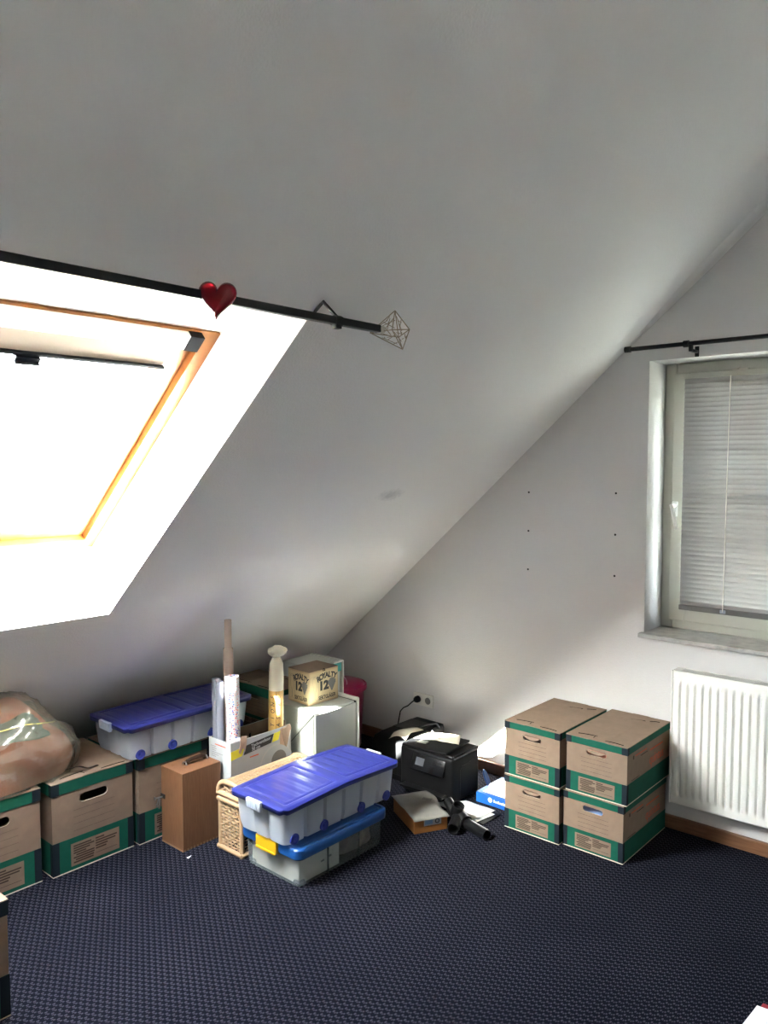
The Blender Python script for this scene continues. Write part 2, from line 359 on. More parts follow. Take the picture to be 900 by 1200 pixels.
# ------------------------------------------------------------------ room shell
YW, TA = 3.494, 0.885
AL = math.atan(TA); CA, SA = math.cos(AL), math.sin(AL)
X0 = -3.45 - 0.516 / TA           # where the slope meets the floor
XR, YB, ZC = 2.95, -1.3, 3.02
def SP(s, y, d=0): return Vector((X0 + s * CA - d * SA, y, s * SA + d * CA))   # d = depth outwards through the roof
S_TOP = ZC / SA
b = MB(); b.box(X0 - 0.3, XR + 0.1, YB - 0.1, YW + 0.3, -0.12, 0); struct(b.build('floor', m_carpet))
b = MB(); b.box(SP(S_TOP, 0).x - 0.3, XR + 0.1, YB - 0.1, YW + 0.1, ZC, ZC + 0.1); struct(b.build('ceiling', m_slope))
XRK = XR - ZC / TA                                  # the far slope comes down from here to the floor
b = MB(); b.loft([[(x, y, z) for x, z in ((XR + 0.1, -0.1), (XRK, ZC + 0.02), (XRK + 0.2, ZC + 0.1), (XR + 0.3, -0.1))] for y in (YB - 0.1, YW + 0.1)]); struct(b.build('wall_right', m_slope))
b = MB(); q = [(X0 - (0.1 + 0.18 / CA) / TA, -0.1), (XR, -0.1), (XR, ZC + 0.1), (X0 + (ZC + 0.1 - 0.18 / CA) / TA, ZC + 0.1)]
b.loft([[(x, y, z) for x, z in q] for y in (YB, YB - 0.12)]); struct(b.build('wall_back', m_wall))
# sloping wall with the roof-window opening and its lining
YL, YR = 0.70, 1.605
S0, S1 = 1.058 / SA, 2.066 / SA                 # opening in the room face
F0, F1, DF = 1.678, 2.81, 0.28                  # opening at the window frame
b = MB()
ys = (YB, YL, YR, YW); ss = (-0.15, S0, S1, S_TOP + 0.1)
for i in range(3):
    for j in range(3):
        if i == 1 and j == 1: continue
        for d in (0, 0.34):
            a = (F0, F1) if d else (S0, S1); q = (ss[0], a[0], a[1], ss[3])
            b.add([SP(q[i], ys[j], d), SP(q[i + 1], ys[j], d), SP(q[i + 1], ys[j + 1], d), SP(q[i], ys[j + 1], d)], [(0, 1, 2, 3)])
inner = [SP(S0, YL), SP(S0, YR), SP(S1, YR), SP(S1, YL)]
outer = [SP(F0, YL, DF), SP(F0, YR, DF), SP(F1, YR, DF), SP(F1, YL, DF)]
outer2 = [SP(F0, YL, 0.34), SP(F0, YR, 0.34), SP(F1, YR, 0.34), SP(F1, YL, 0.34)]
b.loft([inner, outer, outer2], 0, (False, False))
struct(b.build('wall_left', m_slope))
# gable wall with window opening
WX0, WX1, WZ0, WZ1, WD = -1.474, -0.42, 0.872, 2.105, 0.20
b = MB()
ZT = ZC + 0.1
def zroof(x): return min(ZT, (x - X0) * TA + 0.18 / CA)
XL, XK = X0 - (0.1 + 0.18 / CA) / TA, X0 + (ZT - 0.18 / CA) / TA     # foot of the roof line, and where it meets the ceiling
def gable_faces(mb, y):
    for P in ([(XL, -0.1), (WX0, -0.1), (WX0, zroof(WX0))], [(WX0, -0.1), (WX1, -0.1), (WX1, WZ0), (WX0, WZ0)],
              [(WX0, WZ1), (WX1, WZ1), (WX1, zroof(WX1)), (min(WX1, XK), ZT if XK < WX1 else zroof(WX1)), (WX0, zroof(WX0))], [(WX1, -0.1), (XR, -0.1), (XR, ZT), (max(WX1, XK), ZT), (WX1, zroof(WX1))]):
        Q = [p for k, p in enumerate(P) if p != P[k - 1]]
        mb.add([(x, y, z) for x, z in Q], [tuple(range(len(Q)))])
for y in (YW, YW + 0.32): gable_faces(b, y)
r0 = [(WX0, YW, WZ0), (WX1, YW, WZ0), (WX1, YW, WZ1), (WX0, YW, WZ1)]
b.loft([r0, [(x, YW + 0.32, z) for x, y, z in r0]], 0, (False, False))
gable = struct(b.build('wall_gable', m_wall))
for (x, z) in ((-2.087, 1.5), (-2.087, 1.305), (-2.087, 1.109), (-1.622, 1.507), (-1.622, 1.313), (-1.622, 1.119)):
    h = MB(); T = Matrix.Translation((x, YW - 0.0012, z)) @ Matrix.Rotation(PI / 2, 4, 'X')
    h.lathe([(0.0052, -0.0002), (0.0052, 0.0008), (0.0032, 0.001), (0.003, 0.0)], 10, T=T); h.build('drill_hole', m_printblack, gable)
# plaster seam above the blind rod, along the slope
b = MB()
def seam(u, v):
    s = 3.30 + u * (S_TOP - 3.30); k = 0.075 * min(1, u * 3 + 0.15)
    dd = -0.016 * math.sin(PI * min(1, v * 2.5) * 0.5) * min(1, 0.25 + u * 2)
    y = YW - k * (1 - v) if v > 0 else YW - k
    return SP(s, y, dd if v > 0 else 0.002)
b.grid(seam, 20, 6); struct(b.build('trim_1', m_slope, smooth=50))
# skirting board
b = MB(); b.rbox(X0 + 0.12, XR, YW - 0.018, YW, 0, 0.06, 0.004); struct(b.build('baseboard_gable', m_skirt))
b = MB(); b.box(-40, 40, -40, 40, -3.2, -3.0); struct(b.build('ground', m_ground))

# ------------------------------------------------------------------ roof window
rw = bpy.data.objects.new('window_1', None); COL.objects.link(rw); struct(rw)
def ring(mb, s0, s1, y0, y1, wd, d0, d1, mi=0):
    """four bars around an opening in the roof plane"""
    def bar(a0, a1, c0, c1):
        v = [SP(s, y, d) for d in (d0, d1) for y in (c0, c1) for s in (a0, a1)]
        mb.add(v, [(0, 2, 3, 1), (4, 5, 7, 6), (0, 1, 5, 4), (2, 6, 7, 3), (0, 4, 6, 2), (1, 3, 7, 5)], mi)
    bar(s0, s0 + wd, y0, y1); bar(s1 - wd, s1, y0, y1); bar(s0 + wd, s1 - wd, y0, y0 + wd); bar(s0 + wd, s1 - wd, y1 - wd, y1)
def bar(mb, s0, s1, y0, y1, d0, d1, mi=0):
    v = [SP(s, y, d) for d in (d0, d1) for y in (y0, y1) for s in (s0, s1)]
    mb.add(v, [(0, 2, 3, 1), (4, 5, 7, 6), (0, 1, 5, 4), (2, 6, 7, 3), (0, 4, 6, 2), (1, 3, 7, 5)], mi)
b = MB(); ring(b, F0, F1, YL, YR, 0.05, 0.27, 0.40); b.build('window_frame', m_pine, rw)
sash = MB(); ring(sash, F0 + 0.053, F1 - 0.053, YL + 0.053, YR - 0.053, 0.055, 0.295, 0.37); sash = sash.build('sash', m_pine, rw)
b = MB(); bar(b, F0 + 0.10, F1 - 0.10, YL + 0.10, YR - 0.10, 0.345, 0.351); b.build('pane', m_glass, sash)
# roller blind in the sash
rb = thing('roller_blind', 'beige roller blind pulled a little way down inside the roof window', 'blind', SP(F1 - 0.1, 1.1, 0.29))
inv = Matrix.Translation(-Vector(rb.location))
def bl(name, mb, m, parent=rb):
    for i, v in enumerate(mb.v): mb.v[i] = v - Vector(rb.location)
    return mb.build(name, m, parent)
ST = F1 - 0.008
b = MB(); bar(b, ST - 0.055, ST, YL + 0.06, 1.485, 0.245, 0.292); bl('blind_cassette', b, m_white)
b = MB(); bar(b, ST - 0.057, ST + 0.002, 1.485, 1.535, 0.243, 0.293); bl('end_cap', b, m_grey)
b = MB()
def cloth(u, v):
    y = YL + 0.105 + u * (1.48 - YL - 0.105); s = ST - 0.05 - v * 0.115
    return SP(s, y, 0.288 + 0.003 * noise.noise(Vector((y * 9, s * 12, 1))))
b.grid(cloth, 40, 10); cl = bl('blind_cloth', b, m_blind); cl.modifiers.new('thickness', 'SOLIDIFY').thickness = 0.001
b = MB(); bar(b, ST - 0.172, ST - 0.163, YL + 0.10, 1.483, 0.276, 0.290); bl('blind_bottom_bar', b, m_grey)
b = MB(); bar(b, ST - 0.187, ST - 0.172, 1.005, 1.075, 0.268, 0.288); bar(b, ST - 0.192, ST - 0.187, 1.005, 1.075, 0.26, 0.275); bl('blind_grip', b, m_grey)
b = MB(); bar(b, F0 + 0.11, ST - 0.05, 1.488, 1.503, 0.283, 0.296); bl('side_rail', b, m_white)

# ------------------------------------------------------------------ gable window
gw = bpy.data.objects.new('window_2', None); COL.objects.link(gw); struct(gw)
YF = 3.66
b = MB()
def frame_ring(mb, x0, x1, z0, z1, wd, y0, y1, r=0.006):
    mb.rbox(x0, x0 + wd, y0, y1, z0, z1, r); mb.rbox(x1 - wd, x1, y0, y1, z0, z1, r)
    mb.rbox(x0 + wd, x1 - wd, y0, y1, z0, z0 + wd, r); mb.rbox(x0 + wd, x1 - wd, y0, y1, z1 - wd, z1, r)
frame_ring(b, WX0, WX1, WZ0, WZ1, 0.055, YF + 0.02, YF + 0.09); b.build('window_frame', m_frame, gw)
b = MB(); frame_ring(b, WX0 + 0.045, WX1 - 0.045, WZ0 + 0.04, WZ1 - 0.045, 0.075, YF, YF + 0.06); sash = b.build('sash', m_frame, gw)
b = MB(); b.box(WX0 + 0.11, WX1 - 0.11, YF + 0.035, YF + 0.041, WZ0 + 0.11, WZ1 - 0.11); b.build('pane', m_glass, sash)
b = MB(); b.rbox(WX0 + 0.052, WX0 + 0.08, YF - 0.006, YF, 1.40, 1.47, 0.003); b.tube([(WX0 + 0.066, YF - 0.004, 1.45), (WX0 + 0.066, YF - 0.045, 1.452)], 0.008, 10)
b.tube([(WX0 + 0.066, YF - 0.045, 1.457), (WX0 + 0.072, YF - 0.048, 1.44), (WX0 + 0.092, YF - 0.05, 1.345)], [0.01, 0.009, 0.008], 10); b.build('window_handle', m_white, sash, smooth=50)
b = MB(); b.rbox(WX0 + 0.31, WX0 + 0.375, YF - 0.012, YF + 0.005, WZ1 - 0.055, WZ1 - 0.045, 0.002); b.tube([(WX0 + 0.33, YF - 0.014, WZ1 - 0.05), (WX0 + 0.345, YF - 0.026, WZ1 - 0.043)], 0.004, 8); b.build('latch', m_brass, sash)
b = MB(); b.rbox(WX0 - 0.016, WX1 + 0.016, YW - 0.035, YF + 0.02, WZ0 - 0.02, WZ0 + 0.001, 0.003); b.build('window_sill', m_marble, gw)
# venetian blind: every slat is its own part
vb = thing('venetian_blind', 'closed white venetian blind hanging inside the gable window', 'blind', (WX0 + 0.6, YF - 0.017, 2.03))
BX0, BX1 = WX0 + 0.105 - vb.location.x, WX1 - 0.10 - vb.location.x
b = MB(); b.rbox(BX0, BX1, -0.012, 0.012, -0.002, 0.022, 0.002); b.build('head_rail', m_frame, vb)
sm = MB()
def slat(u, v):
    a = (v - 0.5) * 1.35; R = 0.0205; yy = R * math.sin(a); zz = R * (math.cos(a) - 1)
    t = math.radians(74)
    return (BX0 + u * (BX1 - BX0), yy * math.cos(t) + zz * math.sin(t), -yy * math.sin(t) + zz * math.cos(t))
sm.grid(slat, 1, 6)
first = sm.build('slat', m_slat, vb, smooth=60); sd = first.modifiers.new('thickness', 'SOLIDIFY'); sd.thickness = 0.0006
NS, ZP = 48, 0.0215
for i in range(NS):
    o = first if i == 0 else first.copy()
    if i: COL.objects.link(o)
    o.location = (0, 0, -0.014 - i * ZP); o.rotation_euler = (math.radians(random.uniform(-3, 3)), 0, 0)
b = MB(); b.rbox(BX0 - 0.002, BX1 + 0.002, -0.012, 0.012, -0.014 - NS * ZP - 0.012, -0.014 - NS * ZP + 0.012, 0.003); b.build('bottom_rail', m_printgrey, vb)
for x in (BX0 + 0.205, BX1 - 0.205):
    b = MB(); b.tube([(x, -0.0165, 0.0), (x - 0.004, -0.0168, -0.5), (x - 0.008, -0.0165, -0.014 - NS * ZP)], 0.0021, 6); b.build('ladder_cord', m_cordw, vb)
    b = MB(); b.rbox(x - 0.02, x + 0.004, -0.018, 0.0, -0.02 - NS * ZP, -0.005 - NS * ZP, 0.002); b.build('cord_clip', m_clip, vb)
# curtain rod over the window
cr = thing('curtain_rod', 'black metal curtain rod on the gable wall above the window', 'curtain rod', (-1.0, YW, 2.15))
b = MB(); b.tube([(-0.543, -0.075, 0.004), (0.9, -0.075, 0.004)], 0.0095, 12); b.build('rod', m_black, cr, smooth=40)
for x in (-0.545, 0.905):
    b = MB(); b.tube([(x - 0.012, -0.075, 0.004), (x + 0.014, -0.075, 0.004)], 0.0135, 14); b.build('end_cap', m_black, cr, smooth=40)
for x in (-0.29, 0.6):
    b = MB(); b.tube([(x - 0.004, -0.075, 0.004), (x + 0.018, -0.075, 0.004)], 0.0145, 14)
    b.rbox(x + 0.02, x + 0.034, -0.07, -0.002, -0.03, -0.018, 0.002); b.rbox(x + 0.018, x + 0.036, -0.006, 0, -0.045, 0.0, 0.002); b.rbox(x + 0.02, x + 0.034, -0.085, -0.065, -0.03, 0.0, 0.002)
    b.build('bracket', m_black, cr, smooth=40)

# ------------------------------------------------------------------ rod under the roof window, with heart and wire finial
YRD = 1.11
rp = SP((2.049 + 0.08 * CA) / SA, 0, -0.08)
rx, rz_ = rp.x, rp.z
sr = thing('curtain_rod', 'black square curtain rod along the top of the roof window', 'curtain rod', (rx, YRD, rz_))
b = MB(); b.rbox(-0.011, 0.011, -1.0, 0.69, -0.011, 0.011, 0.003); b.build('rod', m_black, sr)
b = MB(); p0 = SP(2.113 / SA, 1.612, 0.0) - Vector((rx, YRD, rz_)); q0 = SP(2.082 / SA, 1.612, 0.0) - Vector((rx, YRD, rz_)); e0 = Vector((0.004, 0.507, 0.010))
b.tube([q0, p0 + Vector((0.004, 0, -0.006)), e0], 0.0055, 8); b.tube([(0, 0.498, 0), (0, 0.526, 0)], 0.016, 10); b.rbox(-0.010, 0.010, 0.500, 0.523, -0.022, 0.0, 0.003)
b.build('bracket', m_black, sr, smooth=40)
fin = MB(); cc = Vector((0, 0.735, 0.0))
A = [cc + Vector(p) for p in ((0.0, 0.03, 0.065), (0.03, 0.03, -0.055), (-0.045, -0.035, -0.005), (0.045, 0.045, 0.005), (-0.015, 0.065, -0.01), (0.04, -0.03, -0.005))]
for i, j in ((0, 2), (0, 3), (0, 4), (0, 5), (1, 2), (1, 3), (1, 4), (1, 5), (2, 4), (4, 3), (3, 5), (5, 2)): fin.tube([A[i], A[j]], 0.0016, 5)
for k in range(26):
    i, j, l_ = random.choice(((0, 2, 4), (0, 4, 3), (0, 3, 5), (0, 5, 2), (1, 2, 4), (1, 4, 3), (1, 3, 5), (1, 5, 2)))
    def rp_():
        a, c = random.random(), random.random()
        if a + c > 1: a, c = 1 - a, 1 - c
        return A[i] + (A[j] - A[i]) * a + (A[l_] - A[i]) * c
    fin.tube([rp_(), rp_()], 0.0011, 4)
fin.build('finial', m_wire, sr)['label'] = 'open wire cage finial in dull bronze'
b = MB(); b.tube([(0, 0.685, 0), (0, 0.71, 0)], 0.011, 12); b.build('ferrule', m_brass, sr, smooth=40)
# heart
hp = []
for k in range(48):
    t = 2 * PI * k / 48; hp.append((16 * math.sin(t) ** 3, 13 * math.cos(t) - 5 * math.cos(2 * t) - 2 * math.cos(3 * t) - math.cos(4 * t)))
hb = MB(); loops = []
for dz, sc in ((-1, 0.55), (-0.8, 0.8), (-0.35, 0.97), (0, 1.0), (0.35, 0.97), (0.8, 0.8), (1, 0.55)):
    loops.append([(x / 16 * 0.046 * sc, dz * 0.016, (y + 2.5) / 16 * 0.050 * sc - 0.004) for x, y in hp])
hb.loft(loops)
T = Matrix.Rotation(math.radians(41), 4, 'Z') @ Matrix.Rotation(math.radians(4), 4, 'Y')
heart = hb.build('heart_ornament', m_red, smooth=70); heart.data.transform(T); heart.location = (rx + 0.030, 1.185, rz_ - 0.010)
tag(heart, 'shiny red glass heart hanging on the black rod under the roof window', 'ornament')

# ------------------------------------------------------------------ radiator and sockets
ra = thing('radiator', 'white ribbed panel radiator below the gable window', 'radiator', (-1.3, YW, 0.157))
RW, RH, NR = 0.98, 0.585, 30
pitch_r = (RW - 0.02) / NR
def rad(u, v):
    x = u * RW; z = v * RH
    f = ((x - 0.01) / pitch_r) % 1.0
    rib = smooth01(0.06, 0.2, f) * (1 - smooth01(0.66, 0.92, f)) if 0.01 < x < RW - 0.01 else 0
    env = smooth01(0.03, 0.06, z) * (1 - smooth01(RH - 0.06, RH - 0.03, z))
    return (x, -0.096 - 0.012 * rib * env, z)
us = []; b = MB(); nu = NR * 10; zsam = [0, 0.03, 0.04, 0.05, 0.06, 0.3, RH - 0.06, RH - 0.05, RH - 0.04, RH - 0.03, RH]
vs = [rad(i / nu, z / RH) for z in zsam for i in range(nu + 1)]
fs = [(j * (nu + 1) + i, j * (nu + 1) + i + 1, (j + 1) * (nu + 1) + i + 1, (j + 1) * (nu + 1) + i) for j in range(len(zsam) - 1) for i in range(nu)]
b.add(vs, fs); b.box(0, RW, -0.096, -0.090, 0, 0.004); b.build('front_panel', m_rad, ra, smooth=35)
b = MB(); b.rbox(-0.004, 0.002, -0.103, -0.026, 0.0, RH + 0.004, 0.002); b.build('side_cover', m_rad, ra)
b = MB(); b.rbox(RW - 0.002, RW + 0.004, -0.103, -0.026, 0, RH + 0.004, 0.002); b.build('side_cover', m_rad, ra)
b = MB(); b.rbox(0.002, RW, -0.030, -0.026, 0.0, RH - 0.004, 0.0015); b.build('back_panel', m_rad, ra)
b = MB()
for k in range(120):
    x = 0.03 + k * (RW - 0.04) / 120; b.box(x, x + 0.0034, -0.090, -0.030, RH - 0.004, RH + 0.003)
b.box(0, RW, -0.097, -0.090, RH - 0.003, RH + 0.004); b.box(0, RW, -0.030, -0.026, RH - 0.003, RH + 0.004); b.box(0, 0.03, -0.091, -0.029, RH - 0.003, RH + 0.004)
stuff(b.build('top_grille', m_rad, ra))
b = MB(); b.box(0.03, RW - 0.004, -0.090, -0.030, RH - 0.016, RH - 0.008); b.build('grille_shade_plate', m_gap, ra)  # dark plate under the fins stands in for shade inside the radiator
for x in (0.15, 0.85):
    b = MB(); b.rbox(x, x + 0.03, -0.026, -0.001, 0.1, RH - 0.1, 0.002); b.build('wall_bracket', m_rad, ra)
sk = thing('wall_socket', 'double white wall socket above the black printers', 'socket', (-2.757, YW, 0.302))
b = MB(); b.rbox(-0.071, 0.071, -0.009, 0, -0.036, 0.036, 0.004); b.build('socket_plate', m_sock, sk)
for x in (-0.034, 0.034):
    T = Matrix.Translation((x, -0.0092, 0)) @ Matrix.Rotation(PI / 2, 4, 'X')
    b = MB(); b.lathe([(0.026, -0.001), (0.026, 0.002), (0.021, 0.0022), (0.0195, -0.0005)], 20, T=T); b.build('socket_ring', m_sock, sk, smooth=40)
    b = MB(); b.lathe([(0.0195, 0.0), (0.0195, 0.0004)], 20, T=T)
    b.build('socket_well', m_printgrey, sk)
pl = thing('power_plug', 'black plug and cable in the left hole of the double wall socket', 'plug', (-2.791, YW - 0.012, 0.302))
T = Matrix.Rotation(PI / 2, 4, 'X')
b = MB(); b.lathe([(0.019, 0), (0.019, 0.014), (0.014, 0.026), (0.007, 0.032)], 16, T=T); b.build('plug_body', m_blackm, pl, smooth=40)
cpts = [(0, -0.03, 0), (-0.01, -0.042, -0.01), (-0.035, -0.046, -0.035), (-0.07, -0.048, -0.055), (-0.09, -0.05, -0.078), (-0.093, -0.055, -0.11), (-0.09, -0.07, -0.15), (-0.085, -0.06, -0.3)]
b = MB(); b.tube(cpts, 0.0035, 8); b.build('cable', m_blackm, pl, smooth=60)

# ------------------------------------------------------------------ archive boxes
def archive_box(name, label, W, D, Hh, loc, rz, group, band=0.13, base=0.36, hole='open', brand=False, gapx=0.0):
    t = thing(name, label, 'box', loc, rz, group)
    lb, bs = Hh * (1 - band), Hh * base
    hx, hz, hw, hr = 0.0, Hh * 0.765, W * 0.125, Hh * 0.047
    if hole == 'flap': hx = -0.0
    # body: four walls and floor, the front pierced by the grip hole
    b = MB(); N = 32; th = 0.004
    x0, x1, z0, z1 = -W / 2, W / 2, 0, Hh - 0.004
    inner = []; outer = []
    for k in range(N):
        a = 2 * PI * (k + 0.5) / N; c, s_ = math.cos(a), math.sin(a)
        inner.append((hx + (hw if c > 0 else -hw) + hr * c, hz + hr * s_))
        # project outwards to the rectangle
        tx = ((x1 - hx) / c if c > 0 else (x0 - hx) / c) if abs(c) > 1e-6 else 1e9
        tz = ((z1 - hz) / s_ if s_ > 0 else (z0 - hz) / s_) if abs(s_) > 1e-6 else 1e9
        q = min(tx, tz); outer.append((hx + q * c, hz + q * s_))
    for y in (-D / 2, -D / 2 + th):
        vs = [(p[0], y, p[1]) for p in inner] + [(p[0], y, p[1]) for p in outer]
        b.add(vs, [(k, (k + 1) % N, N + (k + 1) % N, N + k) for k in range(N)], 0 if y < -D / 2 + 0.001 else 1)
        # corners of the rectangle
        for cx, cz in ((x0, z0), (x1, z0), (x1, z1), (x0, z1)):
            near = sorted(range(N), key=lambda k: (outer[k][0] - cx) ** 2 + (outer[k][1] - cz) ** 2)[:2]
            b.add([(cx, y, cz), (outer[near[0]][0], y, outer[near[0]][1]), (outer[near[1]][0], y, outer[near[1]][1])], [(0, 1, 2)], 0 if y < -D / 2 + 0.001 else 1)
    b.add([(p[0], y, p[1]) for y in (-D / 2, -D / 2 + th) for p in inner], [(k, (k + 1) % N, N + (k + 1) % N, N + k) for k in range(N)], 2)
    b.box(x0, x0 + th, -D / 2 + 0.0005, D / 2, 0, z1); b.box(x1 - th, x1, -D / 2 + 0.0005, D / 2, 0, z1); b.box(x0 + th, x1 - th, D / 2 - th, D / 2, 0, z1); b.box(x0 + th, x1 - th, -D / 2 + th, D / 2 - th, 0, th)
    b.build('body', [m_card, m_cardin, m_cardpale], t)
    e = 0.0009
    # printed base band, front in strips so that the label stays bare board
    b = MB(); b.box(x0 - e, x1 + e, -D / 2 - e, -D / 2, 0.004, bs); b.box(x1, x1 + e, -D / 2, D / 2, 0.004, bs); b.box(x0 - e, x0, -D / 2, D / 2, 0.004, bs); b.box(x0, x1, D / 2, D / 2 + e, 0.004, bs)
    b.build('base_band', m_green, t)
    for sx in (-1, 1):
        b = MB(); xa, xb = sorted((sx * (W / 2 + 2 * e), sx * (W / 2 - W * 0.075)))
        b.box(xa, xb, -D / 2 - 2 * e, -D / 2 - e, 0.004, bs)
        xa, xb = sorted((sx * (W / 2 + e), sx * (W / 2 + 2 * e))); b.box(xa, xb, -D / 2 - 2 * e, -D / 2 + W * 0.05, 0.004, bs)
        b.build('corner_print', m_dark, t)
    b = MB(); b.box(x0 - 0.0015, x1 + 0.0015, -D / 2 - 0.0018, D / 2, 0, 0.004); b.build('bottom_edge', m_cardpale, t)
    # label with two columns of print
    la, lc, lz0, lz1 = -W / 2 + W * 0.21, -W / 2 + W * 0.81, bs * 0.14, bs * 0.82
    b = MB(); b.box(la, lc, -D / 2 - 2 * e, -D / 2 - e, lz0, lz1); b.build('label_panel', m_card, t)
    b = MB(); lw, lh = lc - la, lz1 - lz0
    rows = [(0.0, 0.36), (0.0, 0.42), (0.0, 0.33), (0.0, 0.25), (0.05, 0.42), (0.0, 0.42), (0.04, 0.41), (0.0, 0.4)]
    for i, (p, q) in enumerate(rows):
        zt = lz1 - lh * (0.10 + i * 0.105); b.box(la + lw * (0.05 + p), la + lw * (0.05 + q), -D / 2 - 2.6 * e, -D / 2 - 2 * e, zt - lh * 0.06, zt)
    for i, (p, q) in enumerate([(0.5, 0.68), (0.5, 0.95), (0.5, 0.92), (0.5, 0.75), (0.5, 0.72)]):
        zt = lz1 - lh * (0.10 + i * 0.115); b.box(la + lw * p, la + lw * q, -D / 2 - 2.6 * e, -D / 2 - 2 * e, zt - lh * 0.06, zt)
    b.box(la + lw * 0.5, la + lw * 0.95, -D / 2 - 2.6 * e, -D / 2 - 2 * e, lz0 + lh * 0.2, lz0 + lh * 0.215)
    stuff(b.build('label_print', m_ink, t))
    b = MB()
    for i in range(4):
        zt = bs + (Hh * 0.66 - bs) * (0.22 + i * 0.25); b.box(-W * 0.25, W * 0.26, -D / 2 - e * 0.6, -D / 2, zt, zt + 0.0008)
    stuff(b.build('writing_lines', m_ink, t))
    # lid: green rim, corner patches, bare top with slots
    lid = MB(); g = 0.0022
    lid.box(x0 - g, x1 + g, -D / 2 - g, -D / 2 - e, lb, Hh - 0.001); lid.box(x1 + e, x1 + g, -D / 2 - e, D / 2, lb, Hh - 0.001); lid.box(x0 - g, x0 - e, -D / 2 - e, D / 2, lb, Hh - 0.001); lid.box(x0 - g, x1 + g, D / 2, D / 2 + g, lb, Hh - 0.001)
    lid.build('lid_band', m_green, t)
    for sx in (-1, 1):
        b = MB(); xa, xb = sorted((sx * (W / 2 + g + e), sx * (W / 2 - W * 0.085))); b.box(xa, xb, -D / 2 - g - e, -D / 2 - g, lb - 0.001, Hh - 0.001)
        xa, xb = sorted((sx * (W / 2 + g), sx * (W / 2 + g + e))); b.box(xa, xb, -D / 2 - g - e, -D / 2 + W * 0.05, lb - 0.001, Hh - 0.001)
        b.build('lid_corner_print', m_dark, t)
    b = MB()
    def top(u, v):
        x = x0 - 0.003 + u * (W + 0.006); y = -D / 2 - 0.0035 + v * (D + 0.006)
        f = 0.0016 if 0.36 < u < 0.66 else 0.0
        return (x, y, Hh + f + 0.003 * noise.noise(Vector((x * 6 + loc[0] * 9, y * 5 + loc[1] * 7, loc[2]))) * min(1, 8 * v, 8 * (1 - v)) * min(1, 8 * u, 8 * (1 - u)))
    b.grid(top, 28, 20); lt = b.build('lid_top', [m_cardlid], t); sd = lt.modifiers.new('thickness', 'SOLIDIFY'); sd.thickness = 0.003; sd.offset = -1
    b = MB()
    for (xa, ya, xb, yb) in ((-0.36, -0.43, -0.06, -0.40), (-0.10, -0.40, -0.08, -0.46), (0.12, -0.47, 0.42, -0.475), (-0.02, 0.30, 0.2, 0.34), (0.26, 0.36, 0.4, 0.40)):
        n_ = 6; pts = []
        for k in range(n_ + 1):
            f = k / n_; pts.append((W * (xa + (xb - xa) * f), D * (ya + (yb - ya) * f) + 0.004 * math.sin(PI * f), Hh + 0.0022))
        b.tube(pts, 0.0016, 5)
    stuff(b.build('lid_slots', m_slot, t))
    if hole == 'flap':
        b = MB()
        def flap(u, v):
            a = (u - 0.5) * 2; x = hx + a * (hw + hr) * 0.98; drop = (1 - abs(a) ** 2.2) * hr * 1.15 * v + 0.001
            return (x, -D / 2 - 0.002 - 0.012 * v * (1 - abs(a) ** 3) * (0.6 + 0.4 * a), hz + hr * 0.95 - drop)
        b.grid(flap, 16, 4); fo = b.build('grip_flap', m_card, t); sd = fo.modifiers.new('thickness', 'SOLIDIFY'); sd.thickness = 0.002
    if brand:
        lettering('quintus', 0.062, m_redink, t, (W / 2 + 0.0006, D * 0.18, bs + (lb - bs) * 0.33), PI / 2, width=D * 0.34)
        b = MB(); b.box(W / 2, W / 2 + 0.0005, D * 0.02, D * 0.33, bs + (lb - bs) * 0.66, bs + (lb - bs) * 0.71); b.box(W / 2, W / 2 + 0.0005, -D * 0.32, -D * 0.06, bs + (lb - bs) * 0.80, bs + (lb - bs) * 0.84); b.build('side_print', m_redink, t)
        b = MB(); b.box(W / 2, W / 2 + 0.0005, -D * 0.20, -D * 0.04, bs + (lb - bs) * 0.70, bs + (lb - bs) * 0.725); b.box(W / 2, W / 2 + 0.0005, -D * 0.37, -D * 0.35, bs + (lb - bs) * 0.74, bs + (lb - bs) * 0.86); b.box(W / 2, W / 2 + 0.0005, -D * 0.40, -D * 0.22, bs + 0.006, bs + 0.008); stuff(b.build('side_small_print', m_ink, t))
    return t
GL, GR = 'large green banded archive boxes', 'archive boxes stacked in twos by the radiator'
W_, D_, H_ = 0.272, 0.44, 0.2445
archive_box('archive_box', 'lower left archive box of the stack by the radiator, standing on the carpet', W_, D_, H_, (-1.765, 3.225, 0), 0, GR, hole='flap', brand=True)
archive_box('archive_box', 'upper left archive box of the stack by the radiator, next to the printer', W_, D_, H_, (-1.766, 3.225, 0.2475), 0, GR, hole='flap', brand=True)
archive_box('archive_box', 'lower right archive box by the radiator with something pale blue in its grip hole', W_, D_, H_, (-1.484, 3.247, 0), 0, GR, hole='open', brand=True)
archive_box('archive_box', 'upper right archive box by the radiator with something reddish in its grip hole', W_, D_, H_, (-1.472, 3.247, 0.2475), 0, GR, hole='flap', brand=True)
b = MB(); b.rbox(-0.09, 0.09, -0.15, 0.15, 0, 0.17, 0.004); o = b.build('paper_stack', mat('pale_blue', (0.35, 0.5, 0.85), 0.4), loc=(-1.475, 3.22, 0.005)); tag(o, 'pale blue stack seen through the grip hole of the lower right archive box', 'papers')
b = MB(); b.rbox(-0.09, 0.09, -0.15, 0.15, 0, 0.17, 0.004); o = b.build('paper_stack', mat('brick_red', (0.45, 0.16, 0.10), 0.5), loc=(-1.472, 3.22, 0.2525)); tag(o, 'reddish stack seen through the grip hole of the upper right archive box', 'papers')
HL = 0.378
